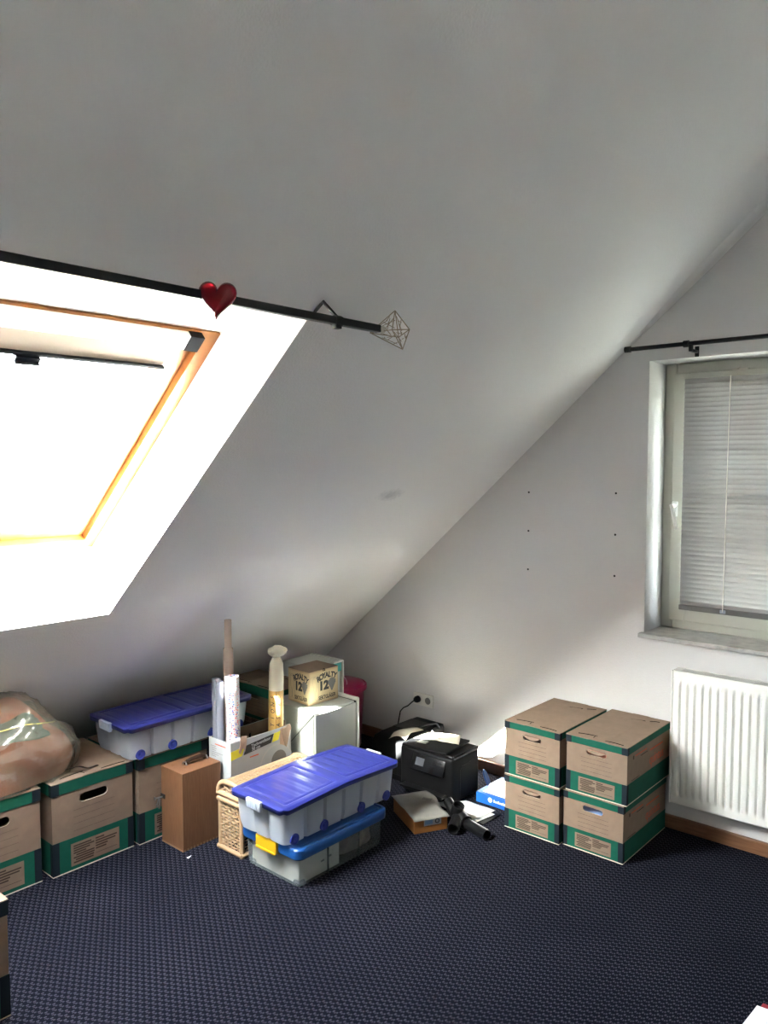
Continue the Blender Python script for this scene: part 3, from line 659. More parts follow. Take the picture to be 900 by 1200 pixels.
archive_box('archive_box', 'large archive box under the front of the stuffed plastic bag', 0.36, 0.42, HL, (-3.226, 1.214, 0), PI / 2, GL)
archive_box('archive_box', 'large archive box with a black strap lying on its lid', 0.355, 0.42, HL, (-3.212, 1.612, 0), PI / 2, GL)
archive_box('archive_box', 'large archive box half hidden behind the wooden case', 0.355, 0.42, HL, (-3.20, 1.99, 0), PI / 2, GL)
archive_box('archive_box', 'archive box cut off by the left edge of the picture, nearest of all boxes', 0.36, 0.40, 0.36, (-2.54, 0.795, 0), PI / 2, GL)
archive_box('archive_box', 'archive box below the brown lidded one in the dark corner behind the paper rolls', 0.40, 0.22, 0.255, (-3.185, 2.70, 0), 0, GL)
archive_box('archive_box', 'archive box with a green band in the dark corner behind the paper rolls', 0.40, 0.22, 0.245, (-3.185, 2.70, 0.2585), 0, GL, band=0.2)

# ------------------------------------------------------------------ long plastic tubs
def prof(hx, hy, r, nseg, scallop, z):
    """rounded rectangle with upright bulges along its long sides"""
    pts = []
    per = rrect(hx, hy, r, 5, z)
    # resample straight long sides
    n = 60
    right = []
    for k in range(1, n):
        y = -hy + r + (2 * hy - 2 * r) * k / n
        f = ((y + hy) / (2 * hy) * nseg) % 1.0
        ind = scallop * (1 - smooth01(0.0, 0.10, f) * (1 - smooth01(0.90, 1.0, f)))
        right.append((y, ind))
    top = per[0:6]; tl = per[6:12]; bl_ = per[12:18]; br = per[18:24]
    out = list(top)
    ne = 16
    for k in range(1, ne):
        x = hx - r - (2 * hx - 2 * r) * k / ne; f = ((x + hx) / (2 * hx) * 3) % 1.0
        out.append((x, hy - scallop * (1 - smooth01(0, 0.12, f) * (1 - smooth01(0.88, 1, f))), z))
    out += tl
    for y, i in reversed(right): out.append((-hx + i, y, z))
    out += bl_
    for k in range(1, ne):
        x = -hx + r + (2 * hx - 2 * r) * k / ne; f = ((x + hx) / (2 * hx) * 3) % 1.0
        out.append((x, -hy + scallop * (1 - smooth01(0, 0.12, f) * (1 - smooth01(0.88, 1, f))), z))
    out += br
    for y, i in right: out.append((hx - i, y, z))
    return out
def round_map(x, y, hx, hy, r):
    dx, dy = abs(x) - (hx - r), abs(y) - (hy - r)
    if dx > 0 and dy > 0:
        m_, l_ = max(dx, dy), math.hypot(dx, dy); k = m_ / l_
        return (math.copysign(hx - r + dx * k, x), math.copysign(hy - r + dy * k, y))
    return (x, y)
def rolling_tub(label, loc, rz, group, kink=0.014, hx=0.15, hy=0.335, h=0.15):
    t = thing('storage_tub', label, 'storage tub', loc, rz, group)
    b = MB(); r = 0.03
    lo = [prof(hx - 0.028, hy - 0.035, r, 6, 0.012, 0.004), prof(hx - 0.022, hy - 0.028, r, 6, 0.014, 0.03), prof(hx - 0.016, hy - 0.018, r, 6, 0.012, h - 0.014), prof(hx - 0.008, hy - 0.010, r, 6, 0.0, h - 0.01), prof(hx - 0.008, hy - 0.010, r, 6, 0.0, h)]
    b.loft(lo, 0, (True, False)); b.build('tub_body', m_tub, t, smooth=40)
    # blue lid, two sunken panels, a bend across the middle
    def hz(x, y):
        z = h + 0.016 + kink * (1 - min(1, abs(y) / hy)) - 0.004 * (x / hx) ** 2
        ay = abs(y)
        def panel(m0, m1, mx):
            return smooth01(m0, m0 + 0.008, ay) * (1 - smooth01(m1 - 0.008, m1, ay)) * (1 - smooth01(mx - 0.008, mx, abs(x)))
        z -= 0.0045 * panel(0.025, hy - 0.035, hx - 0.03)
        z += 0.0035 * panel(0.034, hy - 0.044, hx - 0.039)
        if 0.05 < ay < hy - 0.06 and abs(x) < hx - 0.055:
            f = ((ay - 0.05) / (hy - 0.11) * 4) % 1.0; z -= 0.002 * (1 - abs(2 * f - 1)) ** 3 + 0.0012 * f
        z -= 0.006 * (smooth01(hx - 0.012, hx, abs(x)) + smooth01(hy - 0.012, hy, ay))
        return z
    nx, ny = 60, 120; b = MB(); vs = []
    for j in range(ny + 1):
        for i in range(nx + 1):
            x, y = round_map(-hx + 2 * hx * i / nx, -hy + 2 * hy * j / ny, hx, hy, 0.035); vs.append((x, y, hz(x, y)))
    fs = [(j * (nx + 1) + i, j * (nx + 1) + i + 1, (j + 1) * (nx + 1) + i + 1, (j + 1) * (nx + 1) + i) for j in range(ny) for i in range(nx)]
    loop = [i for i in range(nx + 1)] + [j * (nx + 1) + nx for j in range(1, ny + 1)] + [ny * (nx + 1) + i for i in range(nx - 1, -1, -1)] + [j * (nx + 1) for j in range(ny - 1, 0, -1)]
    n0 = len(vs)
    for k in loop: vs.append((vs[k][0], vs[k][1], vs[k][2] - 0.018))
    for q in range(len(loop)):
        q2 = (q + 1) % len(loop); fs.append((loop[q], loop[q2], n0 + q2, n0 + q))
    b.add(vs, fs); o = b.build('lid', m_blue, t, smooth=50); sd = o.modifiers.new('thickness', 'SOLIDIFY'); sd.thickness = 0.002; sd.offset = -1
    for sy in (-1, 1):
        b = MB(); b.rbox(-0.043, 0.043, -0.012, 0.006, -0.030, 0.010, 0.005, 3)
        for k in range(9): b.rbox(-0.037 + k * 0.0086, -0.031 + k * 0.0086, -0.0138, -0.008, -0.024, 0.006, 0.001, 1)
        for i, v in enumerate(b.v): b.v[i] = Vector((v.x, sy * (hy + 0.001 - v.y) if sy > 0 else -(hy + 0.001) + v.y, v.z + h + 0.004))
        b.build('clip', m_clip, t, smooth=40)
    for sx in (-1, 1):
        for y in (-hy + 0.075, -hy + 0.235, hy - 0.235, hy - 0.075):
            T = Matrix.Translation((sx * (hx - 0.026), y, 0.0225)) @ Matrix.Rotation(sx * PI / 2, 4, 'Y')
            b = MB(); b.lathe([(0.020, -0.006), (0.022, -0.002), (0.022, 0.008), (0.019, 0.0095), (0.016, 0.0065), (0.007, 0.0065), (0.006, 0.0095), (0.0, 0.0095)], 20, T=T, caps=(True, False))
            wl = b.build('wheel', m_wheel, t, smooth=40)
    return t
GT = 'long wheeled tubs with blue lids'
rolling_tub('milky wheeled tub with a bent blue lid on top of the yellow clipped tub', (-2.375, 2.29, 0.172), 0.0, GT, hx=0.167, hy=0.345, h=0.15)
rolling_tub('milky wheeled tub with blue lid lying on the large archive boxes under the roof slope', (-3.11, 2.075, 0.3835), 0.0, GT, kink=0.004, hx=0.165, hy=0.34, h=0.142)
for (nm, lab, m, x, y, z, sx, sy, sz) in (
        ('cloth_bundle', 'grey cloth bundle in the front half of the upper blue lidded tub', m_fabric, -2.375, 2.13, 0.178, 0.10, 0.12, 0.10),
        ('cloth_bundle', 'grey cloth bundle in the rear half of the upper blue lidded tub', m_fabric, -2.375, 2.45, 0.178, 0.10, 0.13, 0.09),
        ('cloth_bundle', 'grey cloth bundle in the tub lying on the archive boxes', m_fabric, -3.11, 2.06, 0.389, 0.10, 0.22, 0.10),
        ('cloth_bundle', 'brown cloth bundle in the far half of the yellow clipped tub', m_fabric2, -2.366, 2.383, 0.006, 0.135, 0.108, 0.108)):
    b = MB()
    def bun(u, v):
        a, e_ = u * 2 * PI, (v - 0.5) * PI
        ca, sa_, ce, se = math.cos(a), math.sin(a), math.cos(e_), math.sin(e_)
        f = lambda c_: math.copysign(abs(c_) ** 0.45, c_)
        p = Vector((sx * f(ca) * abs(ce) ** 0.45, sy * f(sa_) * abs(ce) ** 0.45, sz / 2 + sz / 2 * f(se)))
        k = 1 + 0.10 * noise.noise(p * 22 + Vector((x, y, z)) * 7)
        return (p.x * k, p.y * k, max(0, p.z * (k if p.z > sz / 2 else 1)))
    b.grid(bun, 36, 16); o = b.build(nm, m, loc=(x, y, z), smooth=60); tag(o, lab, 'cloth', 'bundles inside the tubs')

# lower tub with blue lid and yellow clips
lt = thing('storage_tub', 'clear tub with mid blue lid and yellow clip standing on the carpet', 'storage tub', (-2.366, 2.265, 0), 0)
hx, hy, h = 0.178, 0.262, 0.135
b = MB(); lo = []
for (ix, iy, z, r) in ((0.024, 0.022, 0.004, 0.02), (0.02, 0.018, 0.02, 0.022), (0.016, 0.014, h - 0.02, 0.024), (0.004, 0.004, h - 0.016, 0.026), (0.004, 0.004, h, 0.026)): lo.append(rrect(hx - ix, hy - iy, r, 5, z))
b.loft(lo, 0, (True, False)); b.build('tub_body', m_tub2, lt, smooth=40)
for sx in (-1, 1):
    for sy in (-1, 1):
        b = MB(); b.rbox(sx * (hx - 0.045) - 0.018, sx * (hx - 0.045) + 0.018, sy * (hy - 0.043) - 0.018, sy * (hy - 0.043) + 0.018, 0.0, 0.022, 0.006); b.build('foot', m_tub2, lt)
for y in (-0.09, 0.09):
    b = MB(); b.rbox(hx - 0.0175, hx - 0.012, y - 0.004, y + 0.004, 0.004, h - 0.02, 0.002); b.build('body_rib', m_tub2, lt)
b = MB()
lo = [rrect(hx, hy, 0.035, 6, h - 0.012), rrect(hx + 0.002, hy + 0.002, 0.036, 6, h), rrect(hx + 0.002, hy + 0.002, 0.036, 6, h + 0.022), rrect(hx - 0.003, hy - 0.003, 0.033, 6, h + 0.028), rrect(hx - 0.013, hy - 0.013, 0.027, 6, h + 0.029),
      rrect(hx - 0.017, hy - 0.017, 0.025, 6, h + 0.024), rrect(hx - 0.024, hy - 0.024, 0.02, 6, h + 0.024), rrect(hx - 0.028, hy - 0.028, 0.018, 6, h + 0.030), rrect(hx - 0.034, hy - 0.034, 0.018, 6, h + 0.031)]
b.loft(lo, 0, (False, True)); b.build('lid', m_blue2, lt, smooth=40)
for sy in (-1, 1):
    b = MB(); b.rbox(-0.062, 0.062, -0.011, 0.012, h - 0.02, h + 0.031, 0.004, 3); b.rbox(-0.058, 0.058, -0.014, -0.009, h - 0.022, h - 0.012, 0.002)
    for i, v in enumerate(b.v): b.v[i] = Vector((v.x, -sy * (-(hy + 0.003) + v.y) if sy > 0 else -(hy + 0.003) + v.y, v.z))
    b.build('clip', m_yellow, lt, smooth=40)
b = MB(); b.rbox(-0.140, 0.142, -0.118, 0.105, 0, 0.108, 0.002, mi=0)
b.box(0.142, 0.1425, 0.0, 0.02, 0.045, 0.052, 1); b.box(0.142, 0.1425, 0.04, 0.06, 0.05, 0.058, 1)
o = b.build('carton', [mat('cream_carton', (0.75, 0.71, 0.62), 0.7), m_printgrey], loc=(-2.366, 2.155, 0.006)); tag(o, 'cream carton inside the clear yellow clipped tub', 'box')

# ------------------------------------------------------------------ wicker chest
wc = thing('wicker_chest', 'pale wicker chest with a domed lid behind the blue lidded tubs', 'chest', (-2.637, 2.235, 0))
wx, wy, wh, dome = 0.080, 0.213, 0.225, 0.062
for sx in (-1, 1):
    for sy in (-1, 1):
        b = MB(); b.tube([(sx * (wx - 0.009), sy * (wy - 0.009), 0), (sx * (wx - 0.009), sy * (wy - 0.009), wh)], 0.0105, 10); b.build('corner_post', m_rattanf, wc, smooth=40)
for z0 in (0.012, wh - 0.004):
    b = MB()
    for s_ in (-1, 1):
        b.tube([(-wx, s_ * (wy - 0.003), z0), (wx, s_ * (wy - 0.003), z0)], 0.010, 10); b.tube([(s_ * (wx - 0.003), -wy, z0), (s_ * (wx - 0.003), wy, z0)], 0.010, 10)
    b.build('rail', m_rattanf, wc, smooth=40)
def weave(mb, P, nst, nrow, amp, rr):
    """strands P(u,v)->(point, normal): horizontal strands go in and out of upright stakes"""
    for i in range(nst + 1):
        u = i / nst
        pts = [P(u, v / 8)[0] for v in range(9)]; mb.tube(pts, rr * 0.8, 5, 1)
    m_ = nst * 4
    for j in range(nrow):
        v = (j + 0.5) / nrow; pts = []
        for k in range(m_ + 1):
            u = k / m_; p, n = P(u, v); ph = math.cos(PI * u * nst + PI * (j % 2)); pts.append(p + n * amp * ph)
        mb.tube(pts, rr, 5, 0)
weavey = lambda sy: (lambda u, v: (Vector((-wx + 0.014 + u * (2 * wx - 0.028), sy * (wy - 0.008), 0.022 + v * (wh - 0.036))), Vector((0, sy, 0))))
weavex = lambda sx: (lambda u, v: (Vector((sx * (wx - 0.008), -wy + 0.014 + u * (2 * wy - 0.028), 0.022 + v * (wh - 0.036))), Vector((sx, 0, 0))))
for s_ in (-1, 1):
    b = MB(); weave(b, weavey(s_), 6, 14, 0.0035, 0.0034); stuff(b.build('end_weave', [m_rattan, m_rattanf], wc, smooth=60))
    b = MB(); weave(b, weavex(s_), 14, 14, 0.0035, 0.0034); stuff(b.build('side_weave', [m_rattan, m_rattanf], wc, smooth=60))
def arch(a): # a 0..1 across the lid
    t = PI * a; return Vector((-wx * math.copysign(abs(math.cos(t)) ** 0.7, math.cos(t)), 0, wh + 0.014 + dome * math.sin(t) ** 0.7))
lidp = MB()
def PL(u, v):
    p = arch(0.02 + 0.96 * v); q = arch(min(1, 0.02 + 0.96 * v + 0.01)); d = (q - p).normalized(); n = Vector((-d.z, 0, d.x))
    return p + Vector((0, -wy + 0.012 + u * (2 * wy - 0.024), 0)), n
weave(lidp, PL, 22, 44, 0.0022, 0.0030); stuff(lidp.build('lid_weave', [m_rattan, m_rattanf], wc, smooth=60))
for sy in (-1, 1):
    b = MB(); b.tube([arch(k / 20) + Vector((0, sy * (wy - 0.006), 0)) for k in range(21)], 0.011, 10); b.build('lid_arch', m_rattanf, wc, smooth=40)
    b = MB(); b.tube([(-wx, sy * (wy - 0.006), wh + 0.02), (wx, sy * (wy - 0.006), wh + 0.02)], 0.0105, 10); b.build('lid_rail', m_rattanf, wc, smooth=40)
    b = MB(); weave(b, lambda u, v: (Vector((-wx * 0.86 + u * wx * 1.72, sy * (wy - 0.01), wh + 0.028 + v * dome * 0.8 * math.sin(PI * (0.14 + 0.72 * u)) ** 0.7)), Vector((0, sy, 0))), 7, 5, 0.003, 0.0034); stuff(b.build('lid_end_weave', [m_rattan, m_rattanf], wc, smooth=60))
for sx in (-1, 1):
    b = MB(); b.tube([(sx * wx, -wy, wh + 0.02), (sx * wx, wy, wh + 0.02)], 0.0105, 10); b.build('lid_side_rail', m_rattanf, wc, smooth=40)

# ------------------------------------------------------------------ wooden case
ca = thing('wooden_case', 'upright brown wooden carrying case with keys in its lock', 'case', (-2.872, 1.998, 0))
b = MB(); b.rbox(-0.079, 0.079, -0.100, 0.100, 0.0, 0.338, 0.002); b.build('case_body', m_case, ca)
b = MB()
for k in range(12):
    y = -0.096 + k * 0.0165; b.box(0.079, 0.0796, y, y + 0.008, 0.0, 0.009)
b.box(-0.079, 0.079, -0.1006, -0.1, 0, 0.007); b.build('joint_line', m_joint, ca)
b = MB(); b.box(0.0788, 0.0794, -0.1, 0.1, 0.168, 0.1692) if False else b.box(0.0785, 0.0797, -0.1005, -0.099, 0, 0.338); b.build('edge_line', m_joint, ca)
b = MB(); b.rbox(-0.079 - 0.001, -0.050, -0.103, -0.0995, 0.195, 0.215, 0.001); lk = b.build('lock_plate', m_black, ca)
for (a, c) in (((-0.066, -0.103, 0.203), (-0.085, -0.128, 0.196)), ((-0.075, -0.115, 0.198), (-0.080, -0.122, 0.165)), ((-0.072, -0.112, 0.195), (-0.070, -0.118, 0.160))):
    b = MB(); b.tube([a, c], 0.003, 6); T = aim(a, c); b.lathe([(0.008, -0.001), (0.008, 0.001)], 10, T=Matrix.Translation(Vector(c)) @ Matrix.Rotation(PI / 2, 4, 'X')); b.build('key', m_metal, lk)
b = MB(); b.tube([(-0.008, 0.03 - 0.055, 0.338), (0.0, -0.02, 0.352), (0.004, 0.0, 0.358), (0.004, 0.05, 0.358), (0.0, 0.07, 0.352), (-0.008, 0.075, 0.338)], [0.006, 0.008, 0.0095, 0.0095, 0.008, 0.006], 8); b.build('carry_handle', m_leather, ca, smooth=50)
for y in (-0.03, 0.08):
    b = MB(); b.tube([(-0.02, y, 0.339), (-0.012, y, 0.350), (0.004, y, 0.352), (0.012, y, 0.340)], 0.003, 6); b.build('handle_ring', m_metal, ca)
for y in (-0.055, -0.075):
    b = MB(); b.lathe([(0.006, 0.338), (0.006, 0.3386)], 10, T=Matrix.Translation((0.02 - (0.06 if y < -0.06 else 0), y + 0.01, 0))); b.build('plug_mark', m_case, ca)

# ------------------------------------------------------------------ white fan carton with rolls
fb = thing('fan_carton', 'open white fan carton holding the paper rolls', 'box', (-2.82, 2.29, 0))
fx, fy, fh, th = 0.078, 0.176, 0.422, 0.003
b = MB(); b.box(-fx, fx, -fy, fy, 0, th); b.box(-fx, fx, -fy, -fy + th, th, fh); b.box(-fx, fx, fy - th, fy, th, fh - 0.01); b.box(fx - th, fx, -fy + th, fy - th, th, fh); b.box(-fx, -fx + th, -fy + th, fy - th, th, fh - 0.002)
b.build('carton_wall', m_boxwhite, fb)
b = MB(); b.box(-fx + th, fx - th, -fy + th, -fy + th + 0.001, th, fh - 0.002); b.box(-fx + th, fx - th, fy - th - 0.001, fy - th, th, fh - 0.012); b.box(fx - th - 0.001, fx - th, -fy + th, fy - th, th, fh - 0.002); b.box(-fx + th, -fx + th + 0.001, -fy + th, fy - th, th, fh - 0.004); b.build('inner_liner', m_card, fb)
# torn flaps
b = MB(); b.grid(lambda u, v: (fx - 0.001 + 0.012 * v, fy - 0.055 + 0.05 * u, fh - 0.10 * v * (0.6 + 0.4 * math.sin(5 * u)) + 0.004), 6, 5); o = b.build('torn_flap', m_card, fb); o.modifiers.new('thickness', 'SOLIDIFY').thickness = 0.002
b = MB(); b.grid(lambda u, v: (-fx + 0.02 + u * 0.10, fy - 0.002 + 0.002 * v, fh - 0.012 + 0.03 * v * (1 - 0.3 * u)), 6, 3); o = b.build('torn_flap', m_card, fb); o.modifiers.new('thickness', 'SOLIDIFY').thickness = 0.002
b = MB(); b.grid(lambda u, v: (fx + 0.002 + 0.003 * math.sin(PI * v), -fy + 0.055 + 0.035 * u - 0.012 * v, fh + 0.016 - 0.075 * v * (0.85 + 0.15 * math.sin(7 * u))), 6, 6); o = b.build('torn_flap', m_printbrown, fb); o.modifiers.new('thickness', 'SOLIDIFY').thickness = 0.002
b = MB(); b.grid(lambda u, v: (fx - 0.004 - 0.02 * v, -fy + 0.004 + 0.055 * u, fh + 0.002 + 0.02 * u * v), 5, 3); o = b.build('torn_flap', m_boxwhite, fb); o.modifiers.new('thickness', 'SOLIDIFY').thickness = 0.002
X = fx + 0.0006
def quadx(mb, pts, mi=0, x=X): mb.add([(x, y, z) for y, z in pts] + [(x - 0.0006, y, z) for y, z in pts], [tuple(range(len(pts))), tuple(range(2 * len(pts) - 1, len(pts) - 1, -1))] + [(k, len(pts) + k, len(pts) + (k + 1) % len(pts), (k + 1) % len(pts)) for k in range(len(pts))], mi)
b = MB(); quadx(b, [(-0.105, 0.352), (0.055, 0.366), (0.07, 0.405), (-0.09, 0.392)]); b.build('title_bar', m_printblack, fb)
b = MB(); quadx(b, [(0.060, 0.366), (0.098, 0.369), (0.112, 0.408), (0.074, 0.405)]); b.build('yellow_print', m_limey, fb)
b = MB(); quadx(b, [(-fy, 0.345), (-0.112, 0.352), (-0.098, 0.391), (-fy, 0.384)]); b.build('yellow_print', m_limey, fb)
b = MB(); quadx(b, [(0.108, 0.322), (0.152, 0.326), (0.152, fh - 0.004), (0.108, fh - 0.006)]); b.build('brown_tape', m_printbrown, fb)
lettering('Tischventilator', 0.020, m_boxwhite, fb, (X + 0.0004, -0.005, 0.386), PI / 2, width=0.115, tilt=0.08, bold=0.0004)
lettering('30 cm', 0.020, m_boxwhite, fb, (X + 0.0004, -0.035, 0.367), PI / 2, width=0.048, tilt=0.08, bold=0.0006)
b = MB(); b.box(fx, X, -0.07, -0.02, 0.331, 0.336); b.build('red_line_print', m_redink, fb)
b = MB(); T = Matrix.Translation((fx, 0.085, 0.255)) @ Matrix.Rotation(PI / 2, 4, 'Y'); b.lathe([(0.10, 0), (0.10, 0.0004)], 40, T=T); b.build('fan_picture', m_printpale, fb)
b = MB(); T = Matrix.Translation((fx, 0.085, 0.255)) @ Matrix.Rotation(PI / 2, 4, 'Y'); b.lathe([(0.092, 0), (0.092, 0.0008)], 40, T=T); b.build('fan_picture', m_boxwhite, fb)
b = MB(); T = Matrix.Translation((fx, 0.10, 0.275)) @ Matrix.Rotation(PI / 2, 4, 'Y'); b.lathe([(0.045, 0), (0.045, 0.0011)], 30, T=T); b.build('fan_picture', m_printgrey, fb)
b = MB(); T = Matrix.Translation((fx, 0.03, 0.25)) @ Matrix.Rotation(PI / 2, 4, 'Y'); b.lathe([(0.016, 0), (0.016, 0.0011)], 20, T=T); b.build('fan_picture', m_printbrown, fb)
b = MB(); b.box(-fx + 0.045, fx - 0.035, -fy - 0.0006, -fy, 0.395, 0.399); b.build('end_red_print', m_redink, fb)
b = MB()
for k, (p, q) in enumerate([(0.015, 0.05), (0.02, 0.055), (0.02, 0.05), (0.02, 0.10), (0.02, 0.07), (0.02, 0.05)]): b.box(-fx + p, -fx + q, -fy - 0.0006, -fy, 0.385 - k * 0.009, 0.3868 - k * 0.009)
stuff(b.build('end_small_print', m_printgrey, fb))
# things in the carton
def roll(name, label, x, y, z0, z1, r, m, cat='roll', group=None, lean=(0, 0), hollow=True, n=28):
    b = MB(); a = (0, 0, 0); c = (lean[0], lean[1], z1 - z0); T = aim(a, c); L = Vector(c).length
    if hollow: b.lathe([(r, 0), (r, L), (r * 0.86, L), (r * 0.86, 0.0)], n, T=T, caps=(False, False)); b.lathe([(r * 0.86, 0), (r * 0.86, 0.002)], n, T=T)
    else: b.lathe([(r * 0.96, 0), (r, 0.004), (r, L - 0.004), (r * 0.96, L)], n, T=T)
    o = b.build(name, m, loc=(x, y, z0), smooth=40); return tag(o, label, cat, group)
roll('dotted_roll', 'roll of white wrapping paper with coloured dots in the fan carton', -2.779, 2.165, 0.004, 0.705, 0.031, m_dots, lean=(-0.014, 0.0))
roll('cellophane_roll', 'shiny clear cellophane roll at the left end of the fan carton', -2.872, 2.146, 0.004, 0.683, 0.021, m_cello, lean=(-0.010, 0), group='clear rolls in the fan carton')
roll('cellophane_roll', 'shiny clear cellophane roll tucked against the dotted roll', -2.838, 2.138, 0.004, 0.676, 0.018, m_cello, lean=(-0.008, 0), group='clear rolls in the fan carton')
ct = thing('cardboard_tube', 'tall brown cardboard tube with a thinner tube pushed out of its top', 'tube', (-2.862, 2.196, 0.004))
b = MB(); b.lathe([(0.0225, 0), (0.0225, 0.81), (0.0205, 0.81), (0.0205, 0.0)], 24, T=Matrix.Rotation(math.radians(0.3), 4, 'Y'), caps=(False, False)); b.build('outer_tube', m_tube, ct, smooth=40)
b = MB(); b.lathe([(0.0165, 0.3), (0.0165, 0.94), (0.0145, 0.94), (0.0145, 0.3)], 24, T=Matrix.Rotation(math.radians(0.3), 4, 'Y'), caps=(False, False)); b.build('inner_tube', m_tube, ct, smooth=40)
# poster tube with tied paper top
pt = thing('poster_roll', 'cream paper poster roll with ochre lettered label and tied top', 'roll', (-2.792, 2.41, 0.004))
TL = Matrix.Rotation(math.radians(1.2), 4, 'Y')
b = MB(); b.lathe([(0.032, 0), (0.034, 0.01), (0.0345, 0.66), (0.031, 0.715), (0.020, 0.738), (0.012, 0.745)], 28, T=TL); b.build('roll_body', m_cream, pt, smooth=50)
b = MB()
def knob(u, v):
    a, e_ = u * 2 * PI, (v - 0.5) * PI; p = Vector((math.cos(a) * math.cos(e_), math.sin(a) * math.cos(e_), math.sin(e_)))
    k = 1 + 0.22 * noise.noise(p * 2.3); return (p.x * 0.044 * k + 0.006, p.y * 0.044 * k, p.z * 0.026 * k + 0.772)
b.grid(knob, 24, 12, T=TL); b.lathe([(0.012, 0.74), (0.012, 0.756)], 12, T=TL); b.build('tied_top', m_cream, pt, smooth=60)
b = MB(); b.tube([TL @ Vector((0.0135 * math.cos(2 * PI * k / 14), 0.0135 * math.sin(2 * PI * k / 14), 0.748)) for k in range(14)], 0.003, 6, closed=True); b.build('tie_band', m_ochre, pt)
b = MB(); A0 = -2.30; A1 = 0.55
def lab(u, v):
    a = A0 + (A1 - A0) * u; return (0.0352 * math.cos(a), 0.0352 * math.sin(a), 0.30 + v * 0.29)
b.grid(lab, 16, 2, T=TL); lo_ = b.build('paper_label', m_ochre, pt, smooth=60)
b = MB(); a = -0.72; b.tube([TL @ Vector((0.0355 * math.cos(a), 0.0355 * math.sin(a), z)) for z in (0.30, 0.59)], 0.0007, 4); b.build('label_rule', m_ink, lo_)
for word, ac in (('EDITIONS', -1.15), ('DESASTRE', -0.38)):
    n_ = len(word)
    for k, chh in enumerate(word):
        z = 0.315 + 0.262 * (k + 0.5) / n_; me = text_mesh(chh, 0.026, shear=0.2, bold=0.0002); me.materials.clear(); me.materials.append(m_printblack)
        # reading upwards: letter up-axis points to the tube's left
        nrm = Vector((math.cos(ac), math.sin(ac), 0)); tan = Vector((-math.sin(ac), math.cos(ac), 0))
        R = Matrix((Uz, -tan, nrm)).transposed().to_4x4()
        me.transform(TL @ Matrix.Translation(nrm * 0.0363 + Uz * z) @ R); link('lettering', me, lo_)
# cables in the carton
b = MB()
for k in range(3):
    pts = [(-0.02 + 0.03 * math.sin(j * 0.9 + k), -0.06 + 0.012 * j + 0.01 * k, 0.004 + 0.38 * math.sin(j * 0.8 + k * 1.3) ** 2) for j in range(9)]; b.tube(pts, 0.004, 6)
o = b.build('black_cables', m_blackm, loc=(-2.81, 2.30, 0.012), smooth=60); tag(o, 'tangle of black cables between the rolls in the fan carton', 'cable')

# ------------------------------------------------------------------ white cabinet, glass carton, second cabinet, bucket
wcb = thing('plastic_cabinet', 'grey white plastic cabinet under the champagne glass carton', 'cabinet', (-2.79, 2.665, 0))
cx, cy, ch = 0.165, 0.150, 0.486
b = MB(); b.rbox(-cx, cx - 0.006, -cy + 0.002, cy - 0.03, 0, ch, 0.006); b.build('cabinet_body', m_cab, wcb)
b = MB(); b.rbox(cx - 0.010, cx, -cy, cy - 0.026, 0.006, ch - 0.010, 0.003); b.build('front_panel', m_cab, wcb)
b = MB(); b.add([(x, y, z) for y in (-cy - 0.0025, -cy + 0.004) for x, z in ((cx - 0.012, 0.0), (cx - 0.012, ch - 0.018), (-0.02, 0.30), (-0.05, 0.0))], [(0, 1, 2, 3), (7, 6, 5, 4), (0, 4, 5, 1), (1, 5, 6, 2), (2, 6, 7, 3), (3, 7, 4, 0)]); b.build('side_flap', m_cab, wcb)
b = MB(); b.tube([(cx - 0.010, -cy - 0.001, ch - 0.012), (-0.022, -cy - 0.001, 0.296)], 0.0022, 6); b.build('side_groove', m_gap, wcb)
b = MB(); b.rbox(-cx, cx + 0.004, cy - 0.022, cy, 0, ch + 0.012, 0.010, 3); b.build('back_shell', m_cabrim, wcb, smooth=40)
b = MB(); b.box(-cx + 0.01, cx - 0.002, cy - 0.030, cy - 0.022, 0, ch - 0.003); b.build('shadow_gap', m_gap, wcb)
rc = thing('glass_carton', 'tan champagne glass carton on the grey white cabinet', 'box', (-2.80, 2.668, ch + 0.001), math.radians(-2.0))
ax, ay, ah = 0.078, 0.094, 0.16
b = MB(); b.rbox(-ax, ax, -ay, ay, 0, ah, 0.002); b.build('carton_body', m_royal, rc)
b = MB(); b.box(-ax - 0.001, ax + 0.001, -ay - 0.001, 0.0, ah, ah + 0.0015); b.box(-ax - 0.001, ax + 0.001, 0.002, ay + 0.001, ah, ah + 0.0015); b.build('top_flap', m_card, rc)
